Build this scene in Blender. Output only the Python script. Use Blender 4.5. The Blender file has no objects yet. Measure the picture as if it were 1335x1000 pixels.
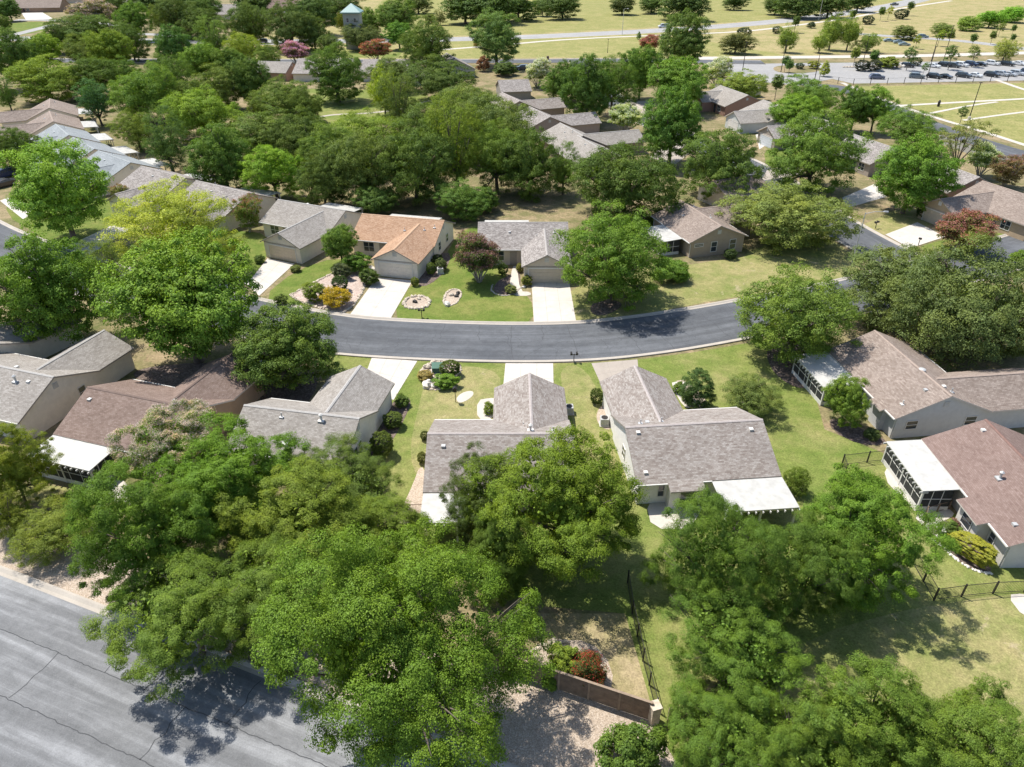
import bpy, math, random
import numpy as np
from mathutils import Vector, Matrix
R_ = math.radians
C = bpy.context.scene.collection
sc = bpy.context.scene
random.seed(7)

# ------------------------------------------------------------------ camera, sky, sun, exposure
F, PITCH, H = 930.0, R_(32.3), 41.5
cd = bpy.data.cameras.new("camera"); cam = bpy.data.objects.new("camera", cd); C.objects.link(cam)
cam.location = (0, 0, H); cam.rotation_euler = (R_(90) - PITCH, 0, 0)
cd.sensor_fit = 'HORIZONTAL'; cd.sensor_width = 36.0; cd.lens = 36.0 * F / 1335.0
cd.clip_start = 0.5; cd.clip_end = 9000
sc.camera = cam
SUN = Vector((-0.42, 0.34, 1.0)).normalized()
sun_el = math.asin(SUN.z); sun_az = math.atan2(SUN.x, SUN.y)
w = bpy.data.worlds.new("World"); sc.world = w; w.use_nodes = True
nt = w.node_tree; bg = nt.nodes["Background"]
sky = nt.nodes.new("ShaderNodeTexSky"); sky.sky_type = 'NISHITA'; sky.sun_disc = False
sky.sun_elevation = sun_el; sky.sun_rotation = sun_az
nt.links.new(sky.outputs[0], bg.inputs[0]); bg.inputs[1].default_value = 0.13
sd = bpy.data.lights.new("sun", 'SUN'); sun = bpy.data.objects.new("sun", sd); C.objects.link(sun)
sd.energy = 4.9; sd.angle = R_(0.55); sd.color = (1.0, 0.955, 0.88)
sun.rotation_euler = SUN.to_track_quat('Z', 'Y').to_euler()
sc.view_settings.view_transform = 'Standard'; sc.view_settings.look = 'None'
sc.view_settings.exposure = 0.5; sc.view_settings.gamma = 1.0
sc.cycles.max_bounces = 8; sc.cycles.diffuse_bounces = 5; sc.cycles.glossy_bounces = 2
sc.cycles.transmission_bounces = 4; sc.cycles.transparent_max_bounces = 4

_c, _s = math.cos(PITCH), math.sin(PITCH)
def G(u, v, z=0.0):
    a = (u - 667.5) / F; b = (500 - v) / F
    t = (z - H) / (-_s + b * _c)
    return (a * t, (_c + b * _s) * t)
def depth(x, y, z): return y * _c - (z - H) * _s

# ------------------------------------------------------------------ materials
def new_mat(name):
    m = bpy.data.materials.new(name); m.use_nodes = True
    n = m.node_tree.nodes; n.clear()
    out = n.new("ShaderNodeOutputMaterial"); p = n.new("ShaderNodeBsdfPrincipled")
    m.node_tree.links.new(p.outputs[0], out.inputs[0])
    return m, m.node_tree, p, out
def N(t, kind, **kw):
    n = t.nodes.new(kind)
    for k, v in kw.items():
        if k.startswith('i_'): n.inputs[int(k[2:]) if k[2:].isdigit() else k[2:]].default_value = v
        else: setattr(n, k, v)
    return n
def col(c): return (c[0], c[1], c[2], 1.0)
def noise(t, coord, scale, detail=4, rough=.6, dist=0):
    n = N(t, "ShaderNodeTexNoise"); n.inputs['Scale'].default_value = scale
    n.inputs['Detail'].default_value = detail; n.inputs['Roughness'].default_value = rough
    n.inputs['Distortion'].default_value = dist
    if coord is not None: t.links.new(coord, n.inputs['Vector'])
    return n.outputs['Fac']
def ramp(t, fac, stops):
    r = N(t, "ShaderNodeValToRGB"); e = r.color_ramp.elements
    while len(e) < len(stops): e.new(0.5)
    for i, (p, c) in enumerate(stops):
        e[i].position = p; e[i].color = col(c) if not isinstance(c, (int, float)) else (c, c, c, 1)
    t.links.new(fac, r.inputs[0]); return r.outputs[0]
def mix(t, fac, a, b, mode='MIX'):
    n = N(t, "ShaderNodeMix", data_type='RGBA', blend_type=mode)
    for i, v in ((0, fac), (6, a), (7, b)):
        if hasattr(v, 'is_linked') or hasattr(v, 'node'): t.links.new(v, n.inputs[i])
        else: n.inputs[i].default_value = v if i == 0 else col(v)
    return n.outputs[2]
def bump(t, p, h, strength, dist=0.05):
    b = N(t, "ShaderNodeBump"); b.inputs['Strength'].default_value = strength; b.inputs['Distance'].default_value = dist
    t.links.new(h, b.inputs['Height']); t.links.new(b.outputs[0], p.inputs['Normal'])
def objco(t): return N(t, "ShaderNodeTexCoord").outputs['Object']

def plain(name, c, rough=.7, var=.12, scale=3, metal=0, spec=.3):
    m, t, p, o = new_mat(name)
    co = objco(t)
    n = noise(t, co, scale)
    k = ramp(t, n, [(.3, tuple(x * (1 - var) for x in c)), (.7, tuple(min(1, x * (1 + var)) for x in c))])
    t.links.new(k, p.inputs['Base Color']); p.inputs['Roughness'].default_value = rough
    p.inputs['Metallic'].default_value = metal; p.inputs['Specular IOR Level'].default_value = spec
    return m

def grass_mat(name, a, b, dry, dirt=None, drylev=.5, fine=7):
    m, t, p, o = new_mat(name)
    co = objco(t)
    big = noise(t, co, .11, 4, .6); mid = noise(t, co, .55, 5, .65, .4); fi = noise(t, co, fine, 3, .7)
    g = mix(t, ramp(t, mid, [(.38, 0.), (.62, 1.)]), a, b)
    d = ramp(t, big, [(drylev - .1, 0.), (drylev + .13, 1.)])
    d2 = mix(t, .55, d, ramp(t, mid, [(.4, 0.), (.65, 1.)]), 'MULTIPLY')
    g = mix(t, d2, g, dry)
    if dirt:
        dn = noise(t, co, .33, 6, .7, .6)
        g = mix(t, ramp(t, dn, [(.6, 0.), (.72, .85)]), g, dirt)
    tuft = noise(t, co, 1.9, 6, .75, .8)
    g = mix(t, 1.0, g, ramp(t, tuft, [(.3, .78), (.52, 1.0), (.72, 1.22)]), 'MULTIPLY')
    weed = noise(t, co, .8, 4, .7, 1.2)
    g = mix(t, ramp(t, weed, [(.62, 0.), (.7, .45)]), g, tuple(x * .72 for x in a))
    f = ramp(t, fi, [(.25, .62), (.75, 1.3)])
    g = mix(t, 1.0, g, f, 'MULTIPLY')
    t.links.new(g, p.inputs['Base Color']); p.inputs['Roughness'].default_value = .95
    p.inputs['Specular IOR Level'].default_value = .1
    bump(t, p, fi, .6, .06)
    return m

def asphalt_mat(name, a, b, crack=(.02, .022, .026), cs=.16, crk=.5, streak=.5):
    m, t, p, o = new_mat(name)
    co = objco(t); uv = N(t, "ShaderNodeTexCoord").outputs['UV']
    big = noise(t, co, .12, 4, .6); mid = noise(t, co, .9, 6, .75, .5); fi = noise(t, co, 14, 3, .7)
    g = mix(t, ramp(t, big, [(.3, 0.), (.7, 1.)]), a, b)
    mp_ = N(t, "ShaderNodeMapping"); mp_.inputs['Scale'].default_value = (.035, .62, 1); t.links.new(uv, mp_.inputs['Vector'])
    s1 = noise(t, mp_.outputs[0], 1.0, 6, .68, .25)
    g = mix(t, streak, g, mix(t, 1.0, g, ramp(t, s1, [(.32, .62), (.5, .95), (.62, 1.55)]), 'MULTIPLY'))
    g = mix(t, 1.0, g, ramp(t, mid, [(.3, .85), (.72, 1.2)]), 'MULTIPLY')
    g = mix(t, 1.0, g, ramp(t, fi, [(.25, .8), (.75, 1.2)]), 'MULTIPLY')
    sp = noise(t, co, 2.3, 6, .8, .8)
    g = mix(t, ramp(t, sp, [(.64, 0.), (.72, .5)]), g, tuple(min(1, x * 2.0) for x in b))
    if crk:
        v = N(t, "ShaderNodeTexVoronoi", feature='DISTANCE_TO_EDGE'); v.inputs['Scale'].default_value = cs
        dn = N(t, "ShaderNodeTexNoise"); dn.inputs['Scale'].default_value = .5; dn.inputs['Detail'].default_value = 5
        t.links.new(co, dn.inputs['Vector'])
        add = N(t, "ShaderNodeVectorMath", operation='MULTIPLY_ADD'); t.links.new(dn.outputs['Color'], add.inputs[0])
        add.inputs[1].default_value = (2.2, 2.2, 0); t.links.new(co, add.inputs[2]); t.links.new(add.outputs[0], v.inputs['Vector'])
        g = mix(t, ramp(t, v.outputs[0], [(.0015, crk), (.005, 0.)]), g, crack)
    t.links.new(g, p.inputs['Base Color']); p.inputs['Roughness'].default_value = .85
    p.inputs['Specular IOR Level'].default_value = .25
    bump(t, p, fi, .3, .02)
    return m

def concrete_mat(name, c, joints=True):
    m, t, p, o = new_mat(name)
    co = objco(t)
    n1 = noise(t, co, .5, 6, .7, .5); n2 = noise(t, co, 9, 3, .6)
    g = ramp(t, n1, [(.25, tuple(x * .86 for x in c)), (.7, tuple(x * 1.08 for x in c))])
    g = mix(t, 1.0, g, ramp(t, n2, [(.3, .93), (.7, 1.05)]), 'MULTIPLY')
    sp = noise(t, co, .75, 3, .5, .4)
    g = mix(t, ramp(t, sp, [(.64, 0.), (.76, .3)]), g, tuple(x * .45 for x in c))
    t.links.new(g, p.inputs['Base Color']); p.inputs['Roughness'].default_value = .9
    p.inputs['Specular IOR Level'].default_value = .2
    return m

def gravel_mat(name, a, b, c, scale=5):
    m, t, p, o = new_mat(name)
    co = objco(t)
    v = N(t, "ShaderNodeTexVoronoi"); v.inputs['Scale'].default_value = scale; t.links.new(co, v.inputs['Vector'])
    s = N(t, "ShaderNodeSeparateColor"); t.links.new(v.outputs['Color'], s.inputs[0])
    g = ramp(t, s.outputs[0], [(0, a), (.55, b), (1, c)])
    n1 = noise(t, co, .4, 5)
    g = mix(t, 1.0, g, ramp(t, n1, [(.3, .8), (.7, 1.12)]), 'MULTIPLY')
    g = mix(t, ramp(t, v.outputs['Distance'], [(.35, 0.), (.8, .55)]), g, tuple(x * .35 for x in a))
    t.links.new(g, p.inputs['Base Color']); p.inputs['Roughness'].default_value = .95
    bump(t, p, v.outputs['Distance'], -.6, .05)
    return m

def shingle_mat(name, a, b, dark, contrast=1.0, row=.145):
    m, t, p, o = new_mat(name)
    uv = N(t, "ShaderNodeTexCoord").outputs['UV']
    def brick(wd, rw, off):
        br = N(t, "ShaderNodeTexBrick", offset=off, offset_frequency=2, squash=1.0, squash_frequency=2)
        br.inputs['Scale'].default_value = 1.0; br.inputs['Brick Width'].default_value = wd
        br.inputs['Row Height'].default_value = rw; br.inputs['Mortar Size'].default_value = .005
        br.inputs['Mortar Smooth'].default_value = .3; br.inputs['Bias'].default_value = 0
        br.inputs['Color1'].default_value = (0, 0, 0, 1); br.inputs['Color2'].default_value = (1, 1, 1, 1)
        br.inputs['Mortar'].default_value = (.3, .3, .3, 1)
        t.links.new(uv, br.inputs['Vector']); return br
    b1 = brick(.25, row, .43); b2 = brick(.40, row, .31)
    k = mix(t, .4, b1.outputs[0], b2.outputs[0])
    nz = noise(t, uv, 2.6, 3, .6)
    k2 = mix(t, .25, k, nz)
    g = ramp(t, k2, [(.5 - .42 / contrast, dark), (.5, a), (.5 + .36 / contrast, b)])
    st = noise(t, uv, .3, 4, .6)
    g = mix(t, 1.0, g, ramp(t, st, [(.3, .9), (.7, 1.08)]), 'MULTIPLY')
    fi = noise(t, uv, 30, 2, .7)
    g = mix(t, 1.0, g, ramp(t, fi, [(.3, .86), (.7, 1.12)]), 'MULTIPLY')
    g = mix(t, b1.outputs['Fac'], g, tuple(x * .6 for x in dark))
    t.links.new(g, p.inputs['Base Color']); p.inputs['Roughness'].default_value = .95
    p.inputs['Specular IOR Level'].default_value = .15
    bump(t, p, k2, .25, .015)
    return m

def leaf_mat(name, rough=.6, trans=.26, var=.36):
    m, t, p, o = new_mat(name)
    t.nodes.remove(p)
    oi = N(t, "ShaderNodeObjectInfo"); ge = N(t, "ShaderNodeNewGeometry")
    base = oi.outputs['Color']
    rnd = ge.outputs['Random Per Island']
    v = ramp(t, rnd, [(0, 1 - var), (1, 1 + var)])
    c1 = mix(t, 1.0, base, v, 'MULTIPLY')
    co = objco(t)
    nz = noise(t, co, 2.2, 3, .6)
    yel = mix(t, 1.0, c1, (1.35, 1.18, .7), 'MULTIPLY')
    c2 = mix(t, ramp(t, nz, [(.42, 0.), (.68, .75)]), c1, yel)
    d = N(t, "ShaderNodeBsdfDiffuse"); tr = N(t, "ShaderNodeBsdfTranslucent"); gl = N(t, "ShaderNodeBsdfGlossy")
    gl.inputs['Roughness'].default_value = rough
    t.links.new(c2, d.inputs[0])
    tc = mix(t, 1.0, c2, (1.25, 1.3, .5), 'MULTIPLY'); t.links.new(tc, tr.inputs[0])
    m1 = N(t, "ShaderNodeMixShader"); m1.inputs[0].default_value = trans
    t.links.new(d.outputs[0], m1.inputs[1]); t.links.new(tr.outputs[0], m1.inputs[2])
    m2 = N(t, "ShaderNodeMixShader"); m2.inputs[0].default_value = .012
    t.links.new(m1.outputs[0], m2.inputs[1]); t.links.new(gl.outputs[0], m2.inputs[2])
    gl.inputs[0].default_value = (.9, .95, 1, 1)
    t.links.new(m2.outputs[0], o.inputs[0])
    return m
def paint_mat(name):
    m, t, p, o = new_mat(name)
    oi = N(t, "ShaderNodeObjectInfo"); t.links.new(oi.outputs['Color'], p.inputs['Base Color'])
    p.inputs['Roughness'].default_value = .28; p.inputs['Coat Weight'].default_value = .6
    p.inputs['Coat Roughness'].default_value = .08
    return m
def objcol_mat(name, rough=.85):
    m, t, p, o = new_mat(name)
    oi = N(t, "ShaderNodeObjectInfo"); co = objco(t)
    n = noise(t, co, 1.6, 6, .7, .3)
    g = mix(t, 1.0, oi.outputs['Color'], ramp(t, n, [(.3, .9), (.7, 1.06)]), 'MULTIPLY')
    t.links.new(g, p.inputs['Base Color']); p.inputs['Roughness'].default_value = rough
    p.inputs['Specular IOR Level'].default_value = .25
    return m

M = {}
M['leaf'] = leaf_mat('leaf'); M['blossom'] = leaf_mat('blossom', .7, .25, .3)
M['bark'] = plain('bark', (.13, .105, .085), .95, .35, 6); M['paletrunk'] = plain('pale bark', (.42, .38, .33), .9, .2, 6)
M['wall'] = objcol_mat('wall'); M['paint'] = paint_mat('car paint'); M['objcol'] = objcol_mat('coloured')
M['trim'] = plain('white trim', (.62, .60, .56), .6, .05); M['white'] = plain('white panel', (.45, .44, .41), .5, .14, 1.3)
M['darkmetal'] = plain('dark metal', (.03, .027, .025), .5, .2); M['galv'] = plain('galvanised metal', (.5, .5, .49), .45, .1, 3, .3)
M['glass'] = plain('window glass', (.035, .045, .055), .08, .25, 1.5, 0, .8)
M['screen'] = plain('insect screen', (.035, .036, .036), .8, .3, 2)
M['rubber'] = plain('rubber', (.02, .02, .02), .8)
M['wood'] = plain('weathered fence boards', (.2, .145, .105), .85, .25, 2.5)
M['limestone'] = plain('limestone', (.5, .43, .34), .9, .25, 3); M['rockwhite'] = plain('pale rock', (.62, .58, .52), .9, .18, 4)
M['greenbox'] = plain('green utility paint', (.05, .13, .09), .5)
M['concrete'] = concrete_mat('concrete', (.52, .48, .43)); M['kerb'] = concrete_mat('kerb concrete', (.41, .37, .32))
M['path'] = concrete_mat('path concrete', (.50, .46, .40)); M['brownconc'] = concrete_mat('aged concrete', (.36, .315, .27))
M['street'] = asphalt_mat('street asphalt', (.078, .083, .091), (.108, .113, .121), crk=.35)
M['arterial'] = asphalt_mat('worn asphalt', (.148, .151, .156), (.183, .186, .189), crk=0, streak=.8)
M['lot'] = asphalt_mat('pale asphalt', (.27, .265, .26), (.32, .312, .30), crk=0, streak=.3)
M['seam'] = plain('tar seam', (.06, .062, .066), .8, .2)
M['ground'] = grass_mat('dry ground', (.125, .135, .05), (.19, .165, .08), (.33, .25, .155), (.28, .19, .125), .47, 3)
M['lawn'] = grass_mat('lawn', (.13, .175, .038), (.18, .21, .055), (.28, .255, .105), None, .54)
M['lawnrich'] = grass_mat('green lawn', (.105, .155, .028), (.15, .185, .042), (.24, .225, .075), None, .56)
M['lawndry'] = grass_mat('dry lawn', (.158, .192, .052), (.215, .225, .075), (.31, .27, .125), (.43, .34, .235), .45)
M['dryyard'] = grass_mat('dry yard', (.22, .20, .085), (.30, .25, .13), (.40, .315, .2), (.45, .36, .25), .45)
M['field'] = grass_mat('field grass', (.21, .215, .075), (.30, .265, .12), (.39, .31, .165), None, .46, 2)
M['fieldgreen'] = grass_mat('mown field grass', (.205, .215, .07), (.27, .255, .095), (.34, .295, .13), None, .55, 2)
M['gravel'] = gravel_mat('pinkish gravel', (.38, .30, .225), (.465, .375, .29), (.55, .465, .38), 14)
M['pinkgravel'] = gravel_mat('bed gravel', (.42, .31, .255), (.5, .40, .34), (.62, .53, .46), 9)
M['mulch'] = gravel_mat('bark mulch', (.10, .07, .055), (.15, .11, .09), (.22, .17, .14), 6)

# ------------------------------------------------------------------ mesh helpers
class MB:
    def __init__(s): s.v = []; s.f = []; s.m = []; s.uv = {}
    def face(s, pts, m=0, uv=None):
        i = len(s.v); s.v += [tuple(p) for p in pts]; s.f.append(tuple(range(i, i + len(pts)))); s.m.append(m)
        if uv: s.uv[len(s.f) - 1] = uv
    def box(s, a, b, m=0, T=None):
        (x0, y0, z0), (x1, y1, z1) = a, b
        P = [Vector(p) for p in ((x0,y0,z0),(x1,y0,z0),(x1,y1,z0),(x0,y1,z0),(x0,y0,z1),(x1,y0,z1),(x1,y1,z1),(x0,y1,z1))]
        if T: P = [T @ p for p in P]
        i = len(s.v); s.v += [tuple(p) for p in P]
        for q in ((3,2,1,0),(4,5,6,7),(0,1,5,4),(1,2,6,5),(2,3,7,6),(3,0,4,7)):
            s.f.append(tuple(i + k for k in q)); s.m.append(m)
    def prism(s, prof, vec, m=0):
        n = len(prof); v = Vector(vec); i = len(s.v)
        s.v += [tuple(p) for p in prof] + [tuple(Vector(p) + v) for p in prof]
        s.f.append(tuple(range(i + n - 1, i - 1, -1))); s.m.append(m)
        s.f.append(tuple(range(i + n, i + 2 * n))); s.m.append(m)
        for k in range(n):
            s.f.append((i + k, i + (k + 1) % n, i + n + (k + 1) % n, i + n + k)); s.m.append(m)
    def tube(s, pts, rad, n=8, m=0, cap=True):
        pts = [Vector(p) for p in pts]; base = len(s.v)
        for k, p in enumerate(pts):
            d = (pts[min(k + 1, len(pts) - 1)] - pts[max(k - 1, 0)]).normalized()
            a = d.cross(Vector((0.31, .17, .93)) if abs(d.z) < .9 else Vector((1, 0, 0))).normalized(); b = d.cross(a)
            r = rad[k] if isinstance(rad, (list, tuple)) else rad
            for j in range(n):
                t = 2 * math.pi * j / n
                s.v.append(tuple(p + (a * math.cos(t) + b * math.sin(t)) * r))
        for k in range(len(pts) - 1):
            for j in range(n):
                s.f.append((base + k*n + j, base + k*n + (j+1) % n, base + (k+1)*n + (j+1) % n, base + (k+1)*n + j)); s.m.append(m)
        if cap:
            s.f.append(tuple(base + j for j in range(n))[::-1]); s.m.append(m)
            e = base + (len(pts) - 1) * n
            s.f.append(tuple(e + j for j in range(n))); s.m.append(m)
    def bar(s, a, b, wd, ht=None, m=0):
        a, b = Vector(a), Vector(b); ht = ht or wd
        d = b - a; L = d.length; d.normalize()
        u = Vector((0, 0, 1)) if abs(d.z) < .95 else Vector((1, 0, 0))
        x = d.cross(u).normalized(); y = x.cross(d)
        T = Matrix((( x.x, d.x, y.x, a.x), (x.y, d.y, y.y, a.y), (x.z, d.z, y.z, a.z), (0, 0, 0, 1)))
        s.box((-wd/2, 0, -ht/2), (wd/2, L, ht/2), m, T)
    def rock(s, c, r, seed=0, m=0, flat=.65):
        rg = random.Random(seed); n, k = 9, 5; i = len(s.v)
        ph = [rg.uniform(0, 6.28) for _ in range(6)]
        for a in range(k + 1):
            th = math.pi * a / k
            for b in range(n):
                f = 2 * math.pi * b / n
                q = r * (1 + .22 * math.sin(2*f + ph[0]) * math.sin(th) + .16 * math.sin(3*f + ph[1] + th) + rg.uniform(-.09, .09) * (0 < a < k))
                if a in (0, k): q = r
                s.v.append((c[0] + q*math.sin(th)*math.cos(f), c[1] + q*math.sin(th)*math.sin(f), c[2] + q*flat*math.cos(th)))
        for a in range(k):
            for b in range(n):
                s.f.append((i+a*n+b, i+(a+1)*n+b, i+(a+1)*n+(b+1) % n, i+a*n+(b+1) % n)); s.m.append(m)
    def build(s, name, mats, parent=None, loc=None, smooth=False):
        me = bpy.data.meshes.new(name); me.from_pydata(s.v, [], s.f); me.validate()
        if not isinstance(mats, (list, tuple)): mats = [mats]
        for x in mats: me.materials.append(x)
        if len(me.polygons) == len(s.m): me.polygons.foreach_set('material_index', s.m)
        if s.uv:
            L = me.uv_layers.new(name="UVMap")
            for fi, uv in s.uv.items():
                for li, q in zip(me.polygons[fi].loop_indices, uv): L.data[li].uv = q
        if smooth: me.polygons.foreach_set('use_smooth', [True] * len(me.polygons))
        o = bpy.data.objects.new(name, me); C.objects.link(o)
        if parent: o.parent = parent
        if loc: o.location = loc
        return o
def tag(o, label, cat, group=None):
    o['label'] = label; o['category'] = cat
    if group: o['group'] = group
    return o
def thing(name, label, cat, loc=(0,0,0), rz=0, group=None):
    o = bpy.data.objects.new(name, None); C.objects.link(o); o.location = loc; o.rotation_euler = (0, 0, rz)
    return tag(o, label, cat, group)
def copy_tree(o, parent=None):
    c = o.copy(); C.objects.link(c)
    if parent: c.parent = parent
    for ch in o.children: copy_tree(ch, c)
    return c
def struct(o): o['kind'] = 'structure'; return o

# ------------------------------------------------------------------ ground sheets
def W(pts, z=0): return [G(u, v, z) for u, v in pts]
def smooth_closed(P, k=2):
    for _ in range(k):
        Q = []
        for i in range(len(P)):
            a, b = P[i], P[(i + 1) % len(P)]
            Q += [(a[0]*.75 + b[0]*.25, a[1]*.75 + b[1]*.25), (a[0]*.25 + b[0]*.75, a[1]*.25 + b[1]*.75)]
        P = Q
    return P
def smooth_open(P, k=2):
    for _ in range(k):
        Q = [P[0]]
        for a, b in zip(P, P[1:]):
            Q += [(a[0]*.75 + b[0]*.25, a[1]*.75 + b[1]*.25), (a[0]*.25 + b[0]*.75, a[1]*.25 + b[1]*.75)]
        P = Q + [P[-1]]
    return P
def sheet(name, P, z, mat, soft=0):
    if soft: P = smooth_closed(P, soft)
    b = MB(); area = sum(p[0]*q[1] - q[0]*p[1] for p, q in zip(P, P[1:] + P[:1]))
    if area < 0: P = P[::-1]
    b.face([(x, y, z) for x, y in P])
    return struct(b.build(name, mat))
def offset(P, d):
    Q = []
    for i, p in enumerate(P):
        a = P[max(i-1, 0)]; c = P[min(i+1, len(P)-1)]
        tx, ty = c[0]-a[0], c[1]-a[1]; l = math.hypot(tx, ty) or 1
        Q.append((p[0] - ty/l*d, p[1] + tx/l*d))
    return Q
def strip(b, P, d0, d1, z0, z1=None):
    A, B = offset(P, d0), offset(P, d1); z1 = z0 if z1 is None else z1; s = 0
    for i in range(len(P) - 1):
        l = math.hypot(P[i+1][0]-P[i][0], P[i+1][1]-P[i][1])
        q = [(*A[i], z0), (*A[i+1], z0), (*B[i+1], z1), (*B[i], z1)]; uv = [(s, d0), (s + l, d0), (s + l, d1), (s, d1)]; s += l
        b.face(q if d1 > d0 else q[::-1], 0, uv if d1 > d0 else uv[::-1])
def kerb(b, P, d, wd=.42, hgt=.12, z=0.03):
    s = 1 if d > 0 else -1
    e = d + s * wd
    strip(b, P, d - s*.0, d + s*.28, z + .004, z + .01) if s > 0 else strip(b, P, d, d - .28, z + .004, z + .01)
    a0, a1 = d + s*.28, d + s*(.28 + wd*.5)
    strip(b, P, a0, a1, z + .012, z + hgt); strip(b, P, a1, a1 + s*.16, z + hgt)
    A = offset(P, a1 + s*.16)
    for i in range(len(P) - 1):
        b.face([(*A[i], z + hgt), (*A[i+1], z + hgt), (*A[i+1], -.05), (*A[i], -.05)])

g = MB(); g.face([(-2500, -300, 0), (2500, -300, 0), (2500, 4000, 0), (-2500, 4000, 0)]); struct(g.build('ground', M['ground']))

def road(name, P, wd, mat, z, kerbs=True, k=2):
    P = smooth_open(P, k); b = MB(); strip(b, P, -wd/2, wd/2, z); o = struct(b.build(name, mat))
    if kerbs:
        kb = MB(); kerb(kb, P, wd/2, z=z); kerb(kb, P, -wd/2, z=z); struct(kb.build('kerb', M['kerb']))
    return P
MAIN = [(-130,146),(-110,130),(-89.5,112.9),(-79.6,105.7),(-60,93.8),(-45,86.6),(-33,81.2),(-22.5,77.2),(-14.9,75.9),(-5,75.1),(3,74.9),(10,75.4),(17,77),(24,79.2),(33,82.5),(44,86.7),(52,90.5),(62,96),(78,104),(96,114)]
mp = road('street', MAIN, 8.7, M['street'], .03)
side = road('side_street', [(60,95),(57.6,102),(55.4,110.5),(53.6,120),(52.5,135),(50,150),(44,168),(38,186),(33,204),(29,224),(27,246),(26,270),(26,297)], 7.6, M['street'], .034, True)
road('back_street', [(-260,300),(-120,296),(-40,295.5),(8,295.5),(28,298),(60,296),(95,293)], 8.5, M['street'], .03)
road('far_road', [(-400,390),(-150,352),(-60,356),(-9.8,365.4),(26.6,377),(73.9,396),(138,432),(200,484),(271,555),(380,700),(500,900)], 15, M['lot'], .03, False)
W = lambda pts, z=0: [G(u, v, z) for u, v in pts]
art = smooth_open(W([(-420,600),(-200,676),(0,750),(120,797),(230,840),(330,879),(440,922),(550,966),(640,1002),(760,1052),(900,1120)]), 2)
ab = MB(); strip(ab, art, -16, 0, .03); struct(ab.build('main_road', M['arterial']))
kb = MB(); kerb(kb, art, .0001, .5); struct(kb.build('kerb', M['kerb']))
sb = MB()
def wig(P, d, amp=.06):
    rg = random.Random(int(abs(d) * 100) + 3); Q = []
    for a, b in zip(P, P[1:]):
        for k in range(6):
            t = k / 6; Q.append((a[0]*(1-t)+b[0]*t, a[1]*(1-t)+b[1]*t))
    Q = offset(Q, d); return [(x + rg.uniform(-amp, amp), y + rg.uniform(-amp, amp)) for x, y in Q]
for d in (-3.5, -7.2, -11): strip(sb, wig(art, d), -.028, .028, .036)
rg = random.Random(5)
for i in range(8, len(art) - 4, 2):
    p, q = art[i], art[i + 1]; tx, ty = q[0]-p[0], q[1]-p[1]; l = math.hypot(tx, ty); nx, ny = ty/l, -tx/l
    d0, d1 = rg.choice([(3.5, 7.2), (7.2, 11), (.2, 3.5), (7.2, 15)])
    Pq = [(p[0] + nx*(d0 + (d1-d0)*k/6) + rg.uniform(-.15, .15), p[1] + ny*(d0 + (d1-d0)*k/6) + rg.uniform(-.1, .1)) for k in range(7)]
    strip(sb, Pq, -.03, .03, .036)
for d in (-.2, 2.3): strip(sb, wig(mp, d, .08), -.025, .025, .036)
for i in range(20, len(mp) - 8, 2):
    p, q = mp[i], mp[i + 1]; tx, ty = q[0]-p[0], q[1]-p[1]; l = math.hypot(tx, ty); nx, ny = ty/l, -tx/l
    d0, d1 = rg.choice([(-4.2, -.2), (0, 4.2), (-4.2, 4.2), (0, 2.3)])
    Pq = [(p[0] + nx*(d0 + (d1-d0)*k/6) + rg.uniform(-.2, .2), p[1] + ny*(d0 + (d1-d0)*k/6) + rg.uniform(-.1, .1)) for k in range(7)]
    strip(sb, Pq, -.025, .025, .036)
struct(sb.build('road_seams', M['seam']))
def px_sheet(name, pts, z, mat, soft=0): return sheet(name, W(pts), z, mat, soft)
# lawns
px_sheet('lawn', [(508,415),(538,366),(574,352),(588,318),(608,296),(640,296),(656,345),(664,376),(692,386),(697,422),(650,423),(600,422),(550,420)], .012, M['lawnrich'], 1)
px_sheet('lawn', [(748,421),(744,380),(800,345),(900,345),(965,335),(1000,318),(1050,300),(1062,296),(1098,322),(1126,347),(1104,364),(1060,373),(975,385),(920,394),(860,406),(800,417)], .012, M['lawndry'], 0)
px_sheet('lawn', [(378,409),(340,389),(386,352),(440,335),(474,345),(462,362),(438,372),(400,398)], .012, M['lawnrich'], 1)
px_sheet('lawn', [(150,345),(130,330),(215,305),(300,300),(352,305),(350,335),(320,372),(290,392),(230,372)], .012, M['lawnrich'], 1)
px_sheet('lawn', [(6,280),(14,255),(150,255),(190,290),(110,318),(92,336),(50,306)], .012, M['lawnrich'], 1)
px_sheet('lawn', [(430,458),(500,468),(600,473),(700,474),(770,473),(830,469),(900,460),(965,449),(1010,440),(1050,470),(1075,560),(1150,590),(1205,640),(1335,740),(1335,1010),(880,1010),(850,930),(815,800),(700,790),(560,720),(490,640),(470,560),(430,510)], .012, M['lawn'], 0)
px_sheet('lawn', [(1120,806),(1335,770),(1500,770),(1500,1100),(880,1060),(900,900),(1000,860)], .017, M['lawndry'], 1)
px_sheet('lawn', [(560,478),(650,478),(655,520),(640,560),(560,640),(530,600),(548,520)], .016, M['lawndry'], 2)
px_sheet('dirt_patch', [(535,640),(550,600),(560,640),(556,700),(560,760),(525,760),(515,680)], .02, M['gravel'], 2)
px_sheet('lawn', [(725,478),(765,476),(800,560),(806,640),(770,640),(745,540)], .016, M['lawndry'], 2)
px_sheet('lawn', [(700,800),(815,800),(852,930),(840,945),(690,890)], .019, M['dryyard'], 0)
px_sheet('lawn', [(-60,628),(60,630),(150,650),(170,670),(90,660),(-20,650)], .014, M['lawndry'], 1)
px_sheet('lawn', [(1110,300),(1180,268),(1240,280),(1200,300),(1155,304),(1140,312)], .016, M['lawndry'], 1)
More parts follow.
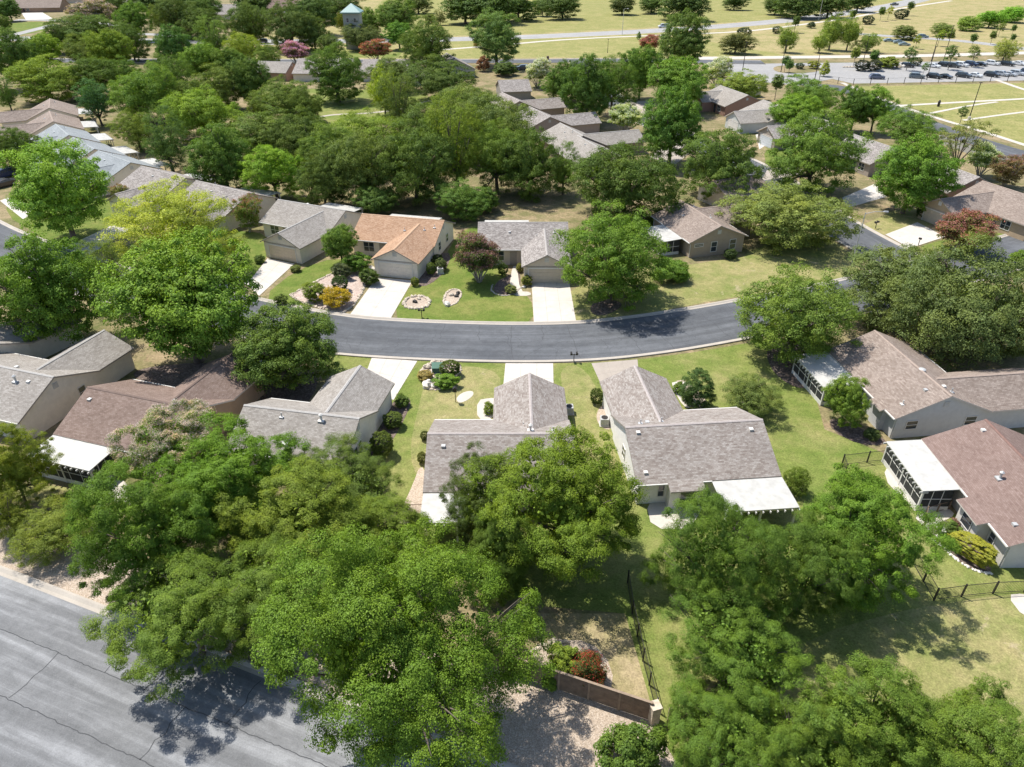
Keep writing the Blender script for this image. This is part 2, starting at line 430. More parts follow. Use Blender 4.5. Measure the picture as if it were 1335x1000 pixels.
px_sheet('lawn', [(1230,312),(1300,300),(1335,320),(1345,370),(1260,345),(1190,325)], .014, M['lawn'], 1)
px_sheet('lawn', [(330,120),(360,115),(540,118),(570,130),(540,150),(480,165),(380,165)], .012, M['lawn'], 2)
px_sheet('lawn', [(0,32),(40,28),(72,29),(70,36),(40,44),(0,50)], .012, M['lawnrich'], 1)
px_sheet('lawn', [(395,66),(470,62),(560,66),(600,70),(540,76),(440,75)], .012, M['lawn'], 1)
px_sheet('lawn', [(995,195),(1030,188),(1060,205),(1040,215),(1000,220)], .014, M['lawnrich'], 1)
# far fields
sheet('field', [(-100,300.5),(-45,300.5),(30,303.5),(95,300),(140,318),(400,330),(900,330),(1500,2600),(-300,2600),(-130,500),(-115,360)], .008, M['field'])
sheet('field', [(60,405),(150,450),(280,580),(520,940),(1200,2500),(-200,2500),(-90,520),(-60,372),(0,381)], .013, M['fieldgreen'])
sheet('field', [(-45,303),(30,306),(110,310),(75,384),(20,365),(-45,355)], .013, M['fieldgreen'])
px_sheet('field', [(1112,113),(1335,108),(1500,106),(1500,210),(1335,191),(1240,158),(1170,134)], .012, M['fieldgreen'])
# parking lot, drives and footpaths beyond the houses
px_sheet('parking_lot', [(960,104),(930,92),(915,84),(1335,79),(1600,77),(1600,103),(1335,105),(1112,109),(1085,103),(1040,112),(1005,108)], .03, M['lot'])
px_sheet('traffic_island', [(1007,88),(1020,85),(1060,86),(1075,90),(1060,95),(1025,96),(1010,93)], .06, M['ground'], 2)
def pathway(name, pts, wd, mat, z=.036):
    P = smooth_open(W(pts), 2); b = MB(); strip(b, P, -wd/2, wd/2, z); return struct(b.build(name, mat))
pathway('footpath', [(560,66),(640,60),(740,51),(860,46),(960,42),(1010,37),(1060,30),(1100,25),(1140,17),(1180,10),(1240,1)], 3.2, M['path'], .04)
pathway('concrete_drive', [(905,76),(1000,75),(1100,74),(1200,73),(1335,69),(1500,65)], 7, M['path'], .038)
pathway('park_road', [(1095,42),(1140,46),(1210,50),(1260,54),(1300,59),(1335,64),(1420,74)], 8, M['lot'], .036)
pathway('alley', [(1050,113),(1085,112),(1118,121),(1165,144),(1230,170),(1290,190),(1335,203),(1450,236)], 7.4, M['street'], .036)
pathway('footpath', [(1098,108),(1118,117),(1166,136),(1230,157),(1280,171),(1335,189),(1450,226)], 1.7, M['path'], .041)
pathway('footpath', [(1172,138),(1240,134),(1335,129),(1450,122)], 1.8, M['path'], .044)
pathway('footpath', [(1212,148),(1262,138),(1300,133)], 1.2, M['path'], .047)
pathway('footpath', [(1256,157),(1290,152),(1335,146),(1450,134)], 1.2, M['path'], .044)
pathway('footpath', [(1298,104),(1315,110),(1335,117),(1400,136)], 1.8, M['path'], .044)
pathway('footpath', [(418,152),(440,149),(480,148),(520,143),(545,135),(575,128)], 1.4, M['kerb'], .03)
pathway('lane', [(0,62),(90,58),(140,45),(200,44),(280,52),(330,58),(400,56),(420,52)], 7, M['lot'], .03)
pathway('lane', [(20,26),(70,26),(160,33)], 8, M['lot'], .026)
pathway('lane', [(0,50),(60,35),(72,32)], 6, M['lot'], .034)
# driveways and front walks
DR = [[(456,411),(491,362),(538,366),(509,416)], [(322,371),(349,337),(384,344),(338,386)], [(693,368),(742,368),(751,419),(696,421)],
      [(485,466),(544,471),(513,522),(472,500)], [(659,474),(721,474),(722,515),(655,515)], [(771,474),(831,469),(833,490),(785,505)],
      [(1154,306),(1196,290),(1232,309),(1186,324)], [(1098,258),(1140,240),(1158,256),(1103,272)], [(992,236),(1000,222),(1040,214),(1050,228)],
      [(86,322),(146,294),(172,299),(114,334)], [(820,133),(852,131),(850,160),(838,160)], [(845,205),(880,180),(905,195),(880,215)],
      [(230,372),(290,352),(330,366),(262,396)], [(318,465),(360,470),(320,510),(270,495)], [(28,17),(55,16),(70,25),(34,26)], [(0,262),(10,258),(55,272),(30,286)],[(985,176),(1020,160),(1032,168),(990,195)]]
for k, d in enumerate(DR): px_sheet('driveway', d, .045, M['brownconc'] if k in (10, 5, 8, 11) else M['concrete'])
jb = MB()
for k, d in enumerate(DR[:6]):
    P = W(d)
    L2 = lambda a, b, t: (a[0]*(1-t) + b[0]*t, a[1]*(1-t) + b[1]*t)
    for t in (.33, .66): strip(jb, [L2(P[0], P[1], t), L2(P[3], P[2], t)], -.015, .015, .049)
    strip(jb, [L2(P[0], P[3], .5), L2(P[1], P[2], .5)], -.015, .015, .0492)
struct(jb.build('driveway_joints', plain('joint', (.28, .25, .22), .9)))
for q in ([(664,375),(668,347),(674,347),(678,380),(692,381),(692,386),(668,386)], [(476,355),(483,345),(490,350),(487,362),(484,368),(470,365)], [(622,522),(640,519),(648,520),(644,548),(622,548)],
          [(138,640),(156,622),(176,642),(200,650),(196,660),(150,657)], [(1190,672),(1215,652),(1245,668),(1240,676),(1205,688)], [(1150,622),(1162,600),(1172,612),(1200,650),(1196,670),(1180,655)], [(1312,776),(1335,774),(1400,790),(1400,830),(1335,806)],
          [(842,655),(870,645),(920,655),(900,690),(850,690)], [(873,500),(885,497),(903,530),(893,534)]):
    px_sheet('walkway', q, .04, M['path'], 1)
# gravel and planting beds
px_sheet('gravel_verge', [(-120,640),(0,668),(110,700),(250,760),(450,820),(690,884),(850,938),(890,1010),(860,1100),(640,1000),(550,964),(440,920),(330,877),(230,838),(120,795),(0,748),(-120,704)], .022, M['gravel'])
px_sheet('rock_bed', [(374,388),(395,376),(431,358),(445,350),(472,354),(478,372),(455,408),(430,406)], .024, M['pinkgravel'], 1)
px_sheet('rock_bed', [(525,395),(534,387),(548,386),(560,390),(558,400),(545,403),(530,402)], .024, M['gravel'], 2)
px_sheet('rock_bed', [(578,392),(583,380),(592,377),(602,379),(600,390),(590,399),(580,399)], .024, M['gravel'], 2)
px_sheet('planting_bed', [(641,378),(650,365),(664,360),(676,345),(680,372),(670,384),(652,385)], .024, M['mulch'], 2)
px_sheet('planting_bed', [(552,352),(570,330),(590,330),(580,355),(560,372),(543,374)], .026, M['mulch'], 1)
px_sheet('planting_bed', [(547,485),(560,473),(585,471),(602,478),(598,488),(580,500),(570,510),(555,506),(556,495)], .024, M['pinkgravel'], 2)
px_sheet('planting_bed', [(515,516),(530,516),(537,524),(528,545),(512,575),(490,600),(480,590)], .024, M['mulch'], 2)
px_sheet('planting_bed', [(594,520),(602,512),(616,509),(618,515),(608,523),(598,526)], .028, M['path'], 2)
px_sheet('planting_bed', [(777,540),(784,528),(794,528),(798,560),(788,560),(779,552)], .026, M['gravel'], 2)
px_sheet('planting_bed', [(878,497),(895,495),(925,525),(915,533),(895,530)], .024, M['gravel'], 1)
px_sheet('planting_bed', [(1080,545),(1100,550),(1150,570),(1158,580),(1120,580),(1085,562)], .024, M['mulch'], 1)
px_sheet('planting_bed', [(1205,676),(1222,672),(1252,690),(1275,715),(1293,740),(1290,748),(1262,742),(1232,716),(1212,700)], .024, M['mulch'], 1)
px_sheet('planting_bed', [(690,850),(720,835),(770,835),(800,870),(795,915),(700,890)], .026, M['gravel'], 1)
px_sheet('planting_bed', [(770,395),(800,390),(815,398),(790,412),(770,410)], .024, M['mulch'], 2)
px_sheet('planting_bed', [(335,470),(420,478),(405,530),(350,540),(330,505)], .026, M['mulch'], 2)
px_sheet('planting_bed', [(170,480),(290,470),(310,500),(280,520),(180,500)], .026, M['mulch'], 2)
px_sheet('planting_bed', [(1000,440),(1060,450),(1070,500),(1040,510),(1000,480)], .024, M['mulch'], 2)

# ------------------------------------------------------------------ houses
RIDGE = {}
SH = dict(
 grey=shingle_mat('grey shingles', (.27, .245, .225), (.40, .37, .345), (.155, .135, .125), 1.0),
 weather=shingle_mat('weathered shingles', (.27, .238, .213), (.345, .318, .292), (.185, .152, .132), 1.1),
 light=shingle_mat('light grey shingles', (.285, .262, .235), (.375, .35, .32), (.195, .172, .15), .8),
 tan=shingle_mat('tan shingles', (.37, .235, .15), (.46, .315, .22), (.27, .16, .10), .9),
 brown=shingle_mat('brown shingles', (.205, .15, .125), (.27, .21, .18), (.14, .10, .08), .6),
 red=shingle_mat('red brown shingles', (.205, .147, .127), (.255, .19, .167), (.155, .106, .09), .6),
 taupe=shingle_mat('taupe shingles', (.25, .203, .172), (.335, .28, .242), (.17, .13, .108), .9),
 blue=shingle_mat('blue grey shingles', (.255, .275, .285), (.325, .345, .352), (.195, .212, .22), .6))
for k_, c_ in dict(grey=(.33,.305,.285), weather=(.36,.32,.30), light=(.36,.345,.325), tan=(.47,.31,.20), brown=(.16,.115,.095), red=(.19,.115,.095), taupe=(.31,.245,.205), blue=(.31,.33,.335)).items(): RIDGE[k_] = plain('ridge ' + k_, c_, .9, .15, 5)
M['fascia'] = plain('fascia', (.33, .29, .25), .7, .08); M['fascialight'] = plain('light fascia', (.55, .5, .45), .7, .08)
EZ = 2.55
def slab(b, q, th=.16, uvd=None):
    """q: eave a, eave b, ridge b, ridge a (top face); a thick roof slope with metre UVs."""
    q = [Vector(p) for p in q]; dn = Vector((0, 0, -th))
    n = (q[1] - q[0]).cross(q[2] - q[0])
    if n.z < 0: q = [q[1], q[0], q[3], q[2]]
    u = (q[1] - q[0]).normalized(); nn = (q[1] - q[0]).cross(q[2] - q[0]).normalized(); v = nn.cross(u)
    o = q[0]
    b.face(q, 0, [((p - o).dot(u) + 50, (p - o).dot(v) + 50) for p in q])
    b.face([p + dn for p in q[::-1]], 1)
    for i in range(4):
        a, c = q[i], q[(i + 1) % 4]
        b.face([a + dn, c + dn, c, a], 1)
def window(par, P, ax, nrm, wd, ht, kind='window'):
    """framed pane: P centre on the wall, ax unit along the wall, nrm outward."""
    P, ax, nrm = Vector(P), Vector(ax), Vector(nrm); up = Vector((0, 0, 1)); b = MB()
    T = Matrix(((ax.x, nrm.x, 0, P.x), (ax.y, nrm.y, 0, P.y), (0, 0, 1, P.z), (0, 0, 0, 1)))
    f = .07
    for a, c in (((-wd/2-f, -.02, -ht/2-f), (wd/2+f, .06, -ht/2)), ((-wd/2-f, -.02, ht/2), (wd/2+f, .06, ht/2+f)),
                 ((-wd/2-f, -.02, -ht/2), (-wd/2, .06, ht/2)), ((wd/2, -.02, -ht/2), (wd/2+f, .06, ht/2)),
                 ((-wd/2, .012, -.025), (wd/2, .05, .025))): b.box(a, c, 0, T)
    if wd > 1.5: b.box((-.03, .012, -ht/2), (.03, .052, ht/2), 0, T)
    o = b.build(kind, M['trim'], par)
    g = MB(); g.box((-wd/2, -.03, -ht/2), (wd/2, .02, ht/2), 0, T); g.build('pane', M['glass'], o)
    return o
def garage(par, x, y, sgn, wd, color):
    b = MB(); n = 4
    for k in range(n):
        z0 = .03 + k * .53
        b.box((x - wd/2, y - .05, z0), (x + wd/2, y + .035 * sgn if sgn > 0 else y + .05, z0 + .52))
        m = int(wd / .6)
        for j in range(m):
            c = x - wd/2 + wd * (j + .5) / m
            ya, yb = (y + .03, y + .05)
            b.box((c - wd/m*.38, ya, z0 + .09), (c + wd/m*.38, yb, z0 + .43))
    o = b.build('garage_door', M['wall'], par); o.color = col(color)
    t = MB()
    for a, c in (((x-wd/2-.12, y-.02, 0), (x-wd/2-.005, y+.07, 2.3)), ((x+wd/2+.005, y-.02, 0), (x+wd/2+.12, y+.07, 2.3)), ((x-wd/2-.12, y-.02, 2.16), (x+wd/2+.12, y+.072, 2.32))): t.box(a, c)
    t.build('door_frame', M['trim'], o)
def house(name, label, eave, yaw, L, D, wing='R', ww=7.1, proj=6.0, roof='grey', wall=(.5,.45,.38), gar=(.62,.56,.48), pitch=.43, wp=.5,
          cover=None, bump=None, wins=(), vents=(), far=False, fas='fascia', winset=.1, porch=False, group='garden homes'):
    sx, sy, ex, ey = eave; ca, sa = math.cos(yaw), math.sin(yaw)
    lx, ly = sx * L / 2, sy * D / 2
    cx, cy = ex - (ca*lx - sa*ly), ey - (sa*lx + ca*ly)
    root = thing(name, label, 'house', (cx, cy, 0), yaw, group)
    hr = EZ + D/2*pitch; X, Y = L/2, D/2
    wx0, wx1 = ((X - winset - ww, X - winset) if wing == 'R' else (-X + winset, -X + winset + ww)) if wing else (0, 0)
    wz = EZ + ww/2*wp; wm = (wx0 + wx1)/2; by = Y - (wz - EZ)/pitch
    th = .16
    # walls
    b = MB(); gx, gy = X - .28, Y - .45; h0 = EZ + .45*pitch - th*.7; h1 = hr - th*.7
    b.prism([(-gx, -gy, 0), (-gx, gy, 0), (-gx, gy, h0), (-gx, 0, h1), (-gx, -gy, h0)], (2*gx, 0, 0))
    if wing:
        a0, a1 = wx0 + .4, wx1 - (.36 if wing == 'R' else .4)
        if wing == 'L': a0, a1 = wx0 + .36, wx1 - .4
        yy = Y + proj - .35
        b.prism([(a0, gy - .5, 0), (a0, gy - .5, EZ + .4*wp - th*.7), (wm, gy - .5, wz - th*.7), (a1, gy - .5, EZ + .4*wp - th*.7), (a1, gy - .5, 0)], (0, yy - gy + .5, 0))
    if bump:
        b0, b1, bd = bump; b.box((b0 + .15, -gy - bd, 0), (b1 - .15, -gy + .3, EZ - bd*pitch*.6 + .05))
    o = b.build('wall', M['wall'], root); o.color = col(wall)
    # roof
    b = MB()
    slab(b, [(-X, -Y, EZ), (X, -Y, EZ), (X, 0, hr), (-X, 0, hr)], th)
    slab(b, [(X, Y, EZ), (-X, Y, EZ), (-X, 0, hr), (X, 0, hr)], th)
    if wing:
        yf = Y + proj
        slab(b, [(wx0, Y, EZ), (wx0, yf, EZ), (wm, yf, wz), (wm, by, wz)], th)
        slab(b, [(wx1, yf, EZ), (wx1, Y, EZ), (wm, by, wz), (wm, yf, wz)], th)
    if bump:
        b0, b1, bd = bump
        slab(b, [(b0, -Y - bd, EZ - bd*pitch*.6), (b1, -Y - bd, EZ - bd*pitch*.6), (b1, -Y + .2, EZ + .2*pitch*.9 + .02), (b0, -Y + .2, EZ + .2*pitch*.9 + .02)], .12)
    ro = b.build('roof', [SH[roof], M[fas]], root)
    if not far:
        spans = [(-X, X, -Y)] if not cover else [(-X, cover[0], -Y), (cover[1], X, -Y)]
        if bump: spans = [s_ for a_, c_, y_ in spans for s_ in ([(a_, bump[0], y_), (bump[1], c_, y_)] if a_ < bump[0] and c_ > bump[1] else [(a_, c_, y_)])]
        if wing: spans += [(-X, wx0, Y)] if wing == 'R' else [(wx1, X, Y)]
        for a_, c_, y_ in spans:
            if c_ - a_ > .6:
                s_ = -1 if y_ < 0 else 1; gt = MB(); gt.box((a_ + .02, min(y_, y_ + s_*.11), EZ - .13), (c_ - .02, max(y_, y_ + s_*.11), EZ - .015)); gt.build('gutter', M['trim'], root)
        for sx_ in (-1, 1): gt = MB(); gt.box((sx_*(X - .42) - .04, -Y + .37, .1), (sx_*(X - .42) + .04, -Y + .44, EZ - .2)); gt.build('downspout', M['trim'], root)
    rc = MB()
    def cap(p, q, wd=.3):
        p, q = Vector(p), Vector(q); d = (q - p).normalized(); s = d.cross(Vector((0, 0, 1))).normalized() * wd/2
        for sg in (1, -1):
            e = s*sg + Vector((0, 0, -wd*.22))
            f = [p + Vector((0,0,.035)), q + Vector((0,0,.035)), q + e + Vector((0,0,.04)), p + e + Vector((0,0,.04))]
            L_ = (q - p).length
            uv = [(0, 50.4), (L_, 50.4), (L_, 50.5), (0, 50.5)]
            rc.face(f if sg < 0 else f[::-1], 0, uv if sg < 0 else uv[::-1])
    cap((-X, 0, hr), (X, 0, hr))
    if wing: cap((wm, by, wz), (wm, Y + proj, wz))
    rc.build('ridge_cap', RIDGE[roof], ro)
    for k, (vx, vy, kind) in enumerate(vents):
        z = hr - abs(vy)*pitch; v = MB()
        if kind == 'p': v.tube([(vx, vy, z - .1), (vx, vy, z + .45)], .055, 8); v.box((vx - .2, vy - .2, z - .06), (vx + .2, vy + .2, z + .035))
        elif kind == 'c': v.tube([(vx, vy, z - .1), (vx, vy, z + .55)], .1, 10); v.tube([(vx, vy, z + .55), (vx, vy, z + .62), (vx, vy, z + .74)], [.19, .19, .05], 10); v.box((vx - .28, vy - .28, z - .08), (vx + .28, vy + .28, z + .045))
        elif kind == 'd': v.tube([(vx, vy, z - .1), (vx, vy, z + .1), (vx, vy, z + .17)], [.36, .34, .16], 14)
        else: v.box((vx - .17, vy - .17, z - .08), (vx + .17, vy + .17, z + .12))
        v.build('roof_vent' if kind != 'p' else 'vent_pipe', M['galv'] if k % 2 == 0 else M['trim'], ro)
    # garage door, gable vents, windows
    if wing:
        yy = Y + proj - .35
        garage(root, wm, yy, 1, min(4.9, ww - 1.6), gar)
        g = MB(); g.box((wm - .3, yy - .02, wz - 1.15), (wm + .3, yy + .05, wz - .5))
        for k in range(4): g.box((wm - .24, yy + .04, wz - 1.09 + k*.14), (wm + .24, yy + .075, wz - 1.01 + k*.14))
        g.build('gable_vent', M['trim'] if far else M['galv'], root)
        # fascia trim band above the garage door
        g = MB(); g.box((wx0 + .5, yy - .01, 2.42), (wx1 - .5, yy + .045, 2.54)); g.build('trim_band', M[fas], root)
    for s in (-1, 1):
        g = MB(); g.box((s*gx - .05, -.3, hr - 1.35), (s*gx + .05, .3, hr - .75))
        for k in range(4): g.box((s*gx - .075, -.24, hr - 1.29 + k*.14), (s*gx + .075, .24, hr - 1.21 + k*.14))
        g.build('gable_vent', M['galv'], root)
    for side_, pos, z, wd, ht in wins:
        if side_ == 'back': window(root, (pos, -gy, z), (1,0,0), (0,-1,0), wd, ht)
        elif side_ == 'bump': window(root, (pos, -gy - bump[2], z), (1,0,0), (0,-1,0), wd, ht)
        elif side_ == 'front': window(root, (pos, gy, z), (-1,0,0), (0,1,0), wd, ht)
        elif side_ == 'right': window(root, (gx, pos, z), (0,1,0), (1,0,0), wd, ht)
        elif side_ == 'left': window(root, (-gx, pos, z), (0,-1,0), (-1,0,0), wd, ht)
    if wing:   # front door and a front window under the eave
        fx = wx0 - 1.1 if wing == 'R' else wx1 + 1.1
        d = MB(); d.box((fx - .5, gy - .03, 0.05), (fx + .5, gy + .05, 2.1)); dr = d.build('door', M['glass' if far else 'fascia'], root)
        h = MB(); h.tube([(fx - .38, gy + .05, 1.0), (fx - .38, gy + .11, 1.0)], .04, 8); h.build('handle', M['galv'], dr)
        window(root, (fx + (-2.2 if wing == 'R' else 2.2), gy, 1.45), (-1,0,0), (0,1,0), 1.6, 1.4)
    if cover: patio(root, cover, Y)
    if porch:
        px = -X + .3 if wing == 'R' else X - .3
    return root
def patio(root, cover, Y):
    """white pan roof on posts behind the house, with dark screens where the photo shows them."""
    x0, x1, dp, screened = cover; z1, z0 = EZ - .08, EZ - .28
    y1, y0 = -Y + .05, -Y - dp
    b = MB(); slab(b, [(x0, y0, z0), (x1, y0, z0), (x1, y1, z1), (x0, y1, z1)], .09)
    n = int((x1 - x0)/.6)
    for k in range(n + 1):
        x = x0 + (x1 - x0)*k/n; wd = .03
        b.face([(x - wd, y0, z0 + .004), (x + wd, y0, z0 + .004), (x + wd, y1, z1 + .004), (x - wd, y1, z1 + .004)])
        b.box((x - .045, y0 - .22, z0 - .26), (x + .045, y0 + .5, z0 - .095))
    o = b.build('patio_cover', [M['white'], M['trim']], root)
    g = MB(); g.box((x0 + .02, y0 + .12, z0 - .3), (x1 - .02, y0 + .26, z0 - .1)); g.build('beam', M['trim'], o)
    m = max(2, int((x1 - x0)/2.4) + 1)
    for k in range(m):
        x = x0 + .12 + (x1 - x0 - .24)*k/(m - 1); p = MB(); p.box((x - .075, y0 + .115, 0), (x + .075, y0 + .265, z0 - .1)); p.build('post', M['trim'], o)
    if screened:
        s = MB(); yy = y0 + .19
        s.box((x0 + .15, yy - .015, .45), (x1 - .15, yy + .015, z0 - .32))
        for x in (x0 + .12, x1 - .12): s.box((x - .015, yy + .1, .45), (x + .015, y1 - .4, z0 - .12))
        s.build('screen_panel', M['screen'], o)
        f = MB(); f.box((x0 + .2, yy - .04, 0), (x1 - .2, yy + .04, .45)); f.box((x0 + .2, yy - .035, 1.25), (x1 - .2, yy + .035, 1.31))
        for x in (x0 + .12, x1 - .12): f.box((x - .04, yy + .1, 0), (x + .04, y1 - .4, .45)); f.box((x - .035, yy + .1, 1.25), (x + .035, y1 - .4, 1.31))
        k = int((x1 - x0)/1.2)
        for i in range(1, k): x = x0 + (x1 - x0)*i/k; f.box((x - .03, yy - .034, .45), (x + .03, yy + .034, z0 - .3))
        for x in (x0 + .12, x1 - .12):
            for t in (.33, .66): y = yy + (y1 - .4 - yy)*t; f.box((x - .034, y - .03, .45), (x + .034, y + .03, z0 - .1))
        f.build('screen_frame', M['trim'], o)
cream, beige, tanw, greyw, whitew, brownw = (.72,.66,.57), (.66,.60,.51), (.58,.50,.42), (.64,.63,.61), (.76,.74,.70), (.36,.29,.245)
GH = 'garden homes along the street'
house('house', 'house with tan orange roof and white driveway beside the gravel bed', (1,1,-24.4,102.2), R_(166.8), 13.4, 10.4, 'L', 7.2, 6.7, 'tan', cream, (.72,.65,.55),
      cover=(-3.5, 5, 2.6, False), wins=[('left', -1.5, 1.5, .9, 1.2), ('left', 2.2, 1.5, .9, 1.2)], vents=[(-4.2, 2.2, 'p'), (-5.6, 1.6, 'p'), (-1.2, 2.6, 'p')], group=GH)
house('house', 'light grey roofed house with beige garage gable, next door to the tan orange roof', (1,1,-40.3,109.8), R_(155.6), 13.4, 10.2, 'L', 7.4, 6.6, 'light', beige, (.60,.50,.38),
      cover=(-4, 3, 3, False), wins=[('left', 1.0, 1.5, .9, 1.2)], vents=[(-3.5, 2.4, 'p'), (2, -1.5, 'b')], group=GH)
house('house', 'grey roofed house half hidden by the round tree at its driveway', (1,1,-5.1,98.0), R_(180), 13.5, 10.6, 'L', 7.0, 6.4, 'grey', tanw, (.52,.45,.36),
      cover=(-1, 6, 2.8, False), vents=[(-2.0, 3.0, 'p'), (-4.6, 2.0, 'p'), (2, 2, 'b')], group=GH)
house('house', 'taupe roofed tan corner house with white patio cover facing the curved street', (1,-1,26.4,100.6), R_(-73), 12.8, 9.9, 'L', 7, 5, 'taupe', (.36,.29,.22), beige,
      cover=(-2.2, 4.2, 3.6, True), wins=[('right', -.6, 1.4, .9, 1.5), ('right', 2.6, 1.5, 1.0, 1.4), ('right', -3.2, 1.9, 1.4, .4)], vents=[(-1.5, -2, 'b'), (1.5, 1, 'p'), (-4, 1.2, 'p')], group=GH)
house('house', 'grey brown house directly behind the taupe corner house, mostly hidden by oaks', (1,1,37.5,121.4), R_(205), 10, 9, None, roof='taupe', wall=tanw, far=True, vents=[(2, -1, 'b')], group=GH)
# lower row
house('house', 'weathered grey house with white patio corner, behind the big leafy yard tree', (-1,-1,-7.35,44.85), R_(0), 12.75, 10.35, 'R', 7.1, 5.6, 'weather', cream, cream,
      cover=(-6.3, -.5, 3.3, False), vents=[(-4.9, -1.2, 'b'), (2.6, .9, 'c'), (4.6, .9, 'p'), (2.0, 2.6, 'p')], wins=[('left', -2, 1.5, .9, 1.2)], group=GH)
house('house', 'weathered grey house with bright cream side wall, beside the pointed evergreen shrub', (-1,-1,10.42,45.75), R_(5.4), 12.5, 10.4, 'L', 7.0, 5.9, 'weather', whitew, whitew,
      cover=(.2, 6.25, 3.6, False), bump=(-3.6, -.6, .9), wins=[('bump', -1.9, 1.25, 1.3, 1.2), ('back', -3.95, 1.4, .5, 1.2), ('left', .5, 1.6, .8, 1.1)],
      vents=[(-4.6, .9, 'p'), (-5.2, -.6, 'b'), (-3.9, 1.2, 'b'), (4.9, -.9, 'b'), (-2.6, 1.2, 'p'), (-5.3, -4.2, 'b')], group=GH)
house('house', 'light grey roofed house with hedge bushes along its gable wall', (1,-1,-14.5,48.3), R_(-11), 11.3, 8.6, 'R', 7.0, 5.0, 'light', cream, cream, pitch=.48,
      wins=[('right', -1.2, 1.5, .7, 1.2), ('right', -.2, 1.5, .7, 1.2)], vents=[(-1.6, -.7, 'p'), (2.2, -.6, 'c'), (-.3, -3.0, 'd'), (1.8, 2.0, 'p')], group=GH)
house('house', 'dark brown roofed house with white screened patio, beside the pale blossoming tree', (-1,-1,-42.2,52.9), R_(-17.5), 12.4, 10, 'R', 7.0, 5.3, 'brown', (.36,.27,.20), tanw,
      cover=(-6.15, .75, 3.0, True), vents=[(-5, -1.2, 'b'), (3.6, .3, 'p'), (5, 1.4, 'b'), (4.7, 1.9, 'b')], fas='fascialight', group=GH)
house('house', 'light grey roofed house with cream gable wall, next to the dark brown roof', (1,-1,-46.4,54.6), R_(-17.6), 12.6, 10.1, 'R', 6.9, 5.0, 'light', cream, cream,
      wins=[('right', 2.5, 1.4, .8, 1.2)], vents=[(2.6, -1.2, 'c'), (4.0, -1.0, 'b'), (.8, .6, 'b'), (-1, -2, 'p')], group=GH)
house('house', 'pale stucco house at the picture edge under the big round maple, grey roof', (1,-1,-58.5,61.5), R_(-28), 12, 10, 'R', 7, 6, 'light', cream, cream, far=True, group=GH)
# right side pair
house('house', 'grey brown roofed house with pale grey gable wall and screened porch at the live oaks', (1,-1,36.3,55.3), R_(-83), 13.3, 10.1, 'R', 7.2, 8.0, 'taupe', (.52,.52,.51), greyw,
      cover=(-6.5, .2, 3.7, True), bump=(3.0, 5.0, .5), wins=[('right', -2.9, 1.5, 1.1, .9), ('right', 3.2, 1.5, 1.1, .9)], vents=[(1.7, .2, 'd'), (4.6, .6, 'b'), (5.4, .9, 'p'), (5.2, -3.6, 'p'), (4.6, -1.2, 'b')], fas='fascialight', group=GH)
house('house', 'red brown roofed house with white patio cover, lantern bed and hedge by its wall', (1,-1,37.25,38.7), R_(-90), 13.5, 10.2, 'R', 7, 6, 'red', (.6,.57,.53), whitew,
      cover=(-6.7, .1, 3.1, True), bump=(1.2, 4.2, .9), wins=[('back', .6, 1.4, .7, 1.2), ('bump', 2.6, 1.3, 1.2, 1.2), ('back', 4.6, 1.3, .6, 1.0)], vents=[(.2, -2.4, 'c'), (-5.5, -.8, 'b'), (5, -3.8, 'b')], fas='fascialight', group=GH)
# row stepping away at the upper left
GR = 'stepped row of homes backing on the wood'
rows = [((-43.6,117.0), 148.2, 'grey', beige, 'grey brown house behind the yellow green tree, crape myrtle at its wall'),
        ((-57.5,125.7), 146.0, 'grey', beige, 'grey brown house between the yellow green tree and the blue grey roofs'),
        ((-71.7,135.6), 140.0, 'blue', cream, 'blue grey roofed house with tall beige gable, nearest of the blue grey roofs'),
        ((-83.4,145.5), 134.0, 'blue', beige, 'blue grey roofed house in the middle of the three blue grey roofs'),
        ((-94.6,157.0), 129.0, 'blue', cream, 'blue grey roofed house touching the tan brown roofs, farthest of the blue grey roofs'),
        ((-105.0,170.0), 122.0, 'taupe', beige, 'tan brown roofed house next to the last blue grey roof'),
        ((-114.1,184.9), 118.0, 'taupe', beige, 'tan brown roofed house at the far end of the stepped row, by the round juniper')]
for (ax, ay), a, rf, wl, lb in rows:
    yaw = R_(a); D = 11.5
    # right-hand gable apex given: local x = -L/2 (x axis points away along the row)
    ca, sa = math.cos(yaw), math.sin(yaw); ex, ey = ax + sa * -D/2 * -1 * -1, ay
    ex, ey = ax - sa*(D/2), ay + ca*(D/2)
    house('house', lb, (-1, 1, ex, ey), yaw, 13.6, D, 'L', 7.2, 5.5, rf, wl, (.6,.52,.42), pitch=.42, cover=(-4, 3.5, 3.0, False), vents=[(1, 1.5, 'b'), (-2, 2.5, 'p'), (3, -1, 'p')], far=True, group=GR)
# middle group beyond the wood
GM = 'grey homes in the middle distance'
house('house', 'grey house whose pale slope faces the dark oak, nearest of the middle homes', (1,-1,12.6,142.9), R_(-71), 12.5, 11.5, None, 7, 7, 'light', brownw, far=True, vents=[(0,-1,'b')], group=GM)
house('house', 'grey house with dark gable and a long garage wing toward the white flowering shrub', (1,-1,9.7,154.4), R_(-71), 13, 11.5, 'R', 7.4, 9.5, 'light', brownw, far=True, vents=[(0,-1.5,'b'),(3,-2.5,'p'),(2,-.5,'p')], group=GM)
house('house', 'grey brown house with dark gable, second of the middle homes counting from the nearest oak', (1,-1,3.6,172.6), R_(-69), 13, 11.5, 'R', 7.4, 8.0, 'grey', brownw, far=True, vents=[(1,-1.5,'b')], group=GM)
house('house', 'grey brown roof with lit wing eave just beyond the dark gabled pair', (1,-1,-3.4,191.0), R_(-69), 13, 11.5, 'R', 7.4, 7.5, 'weather', brownw, far=True, group=GM)
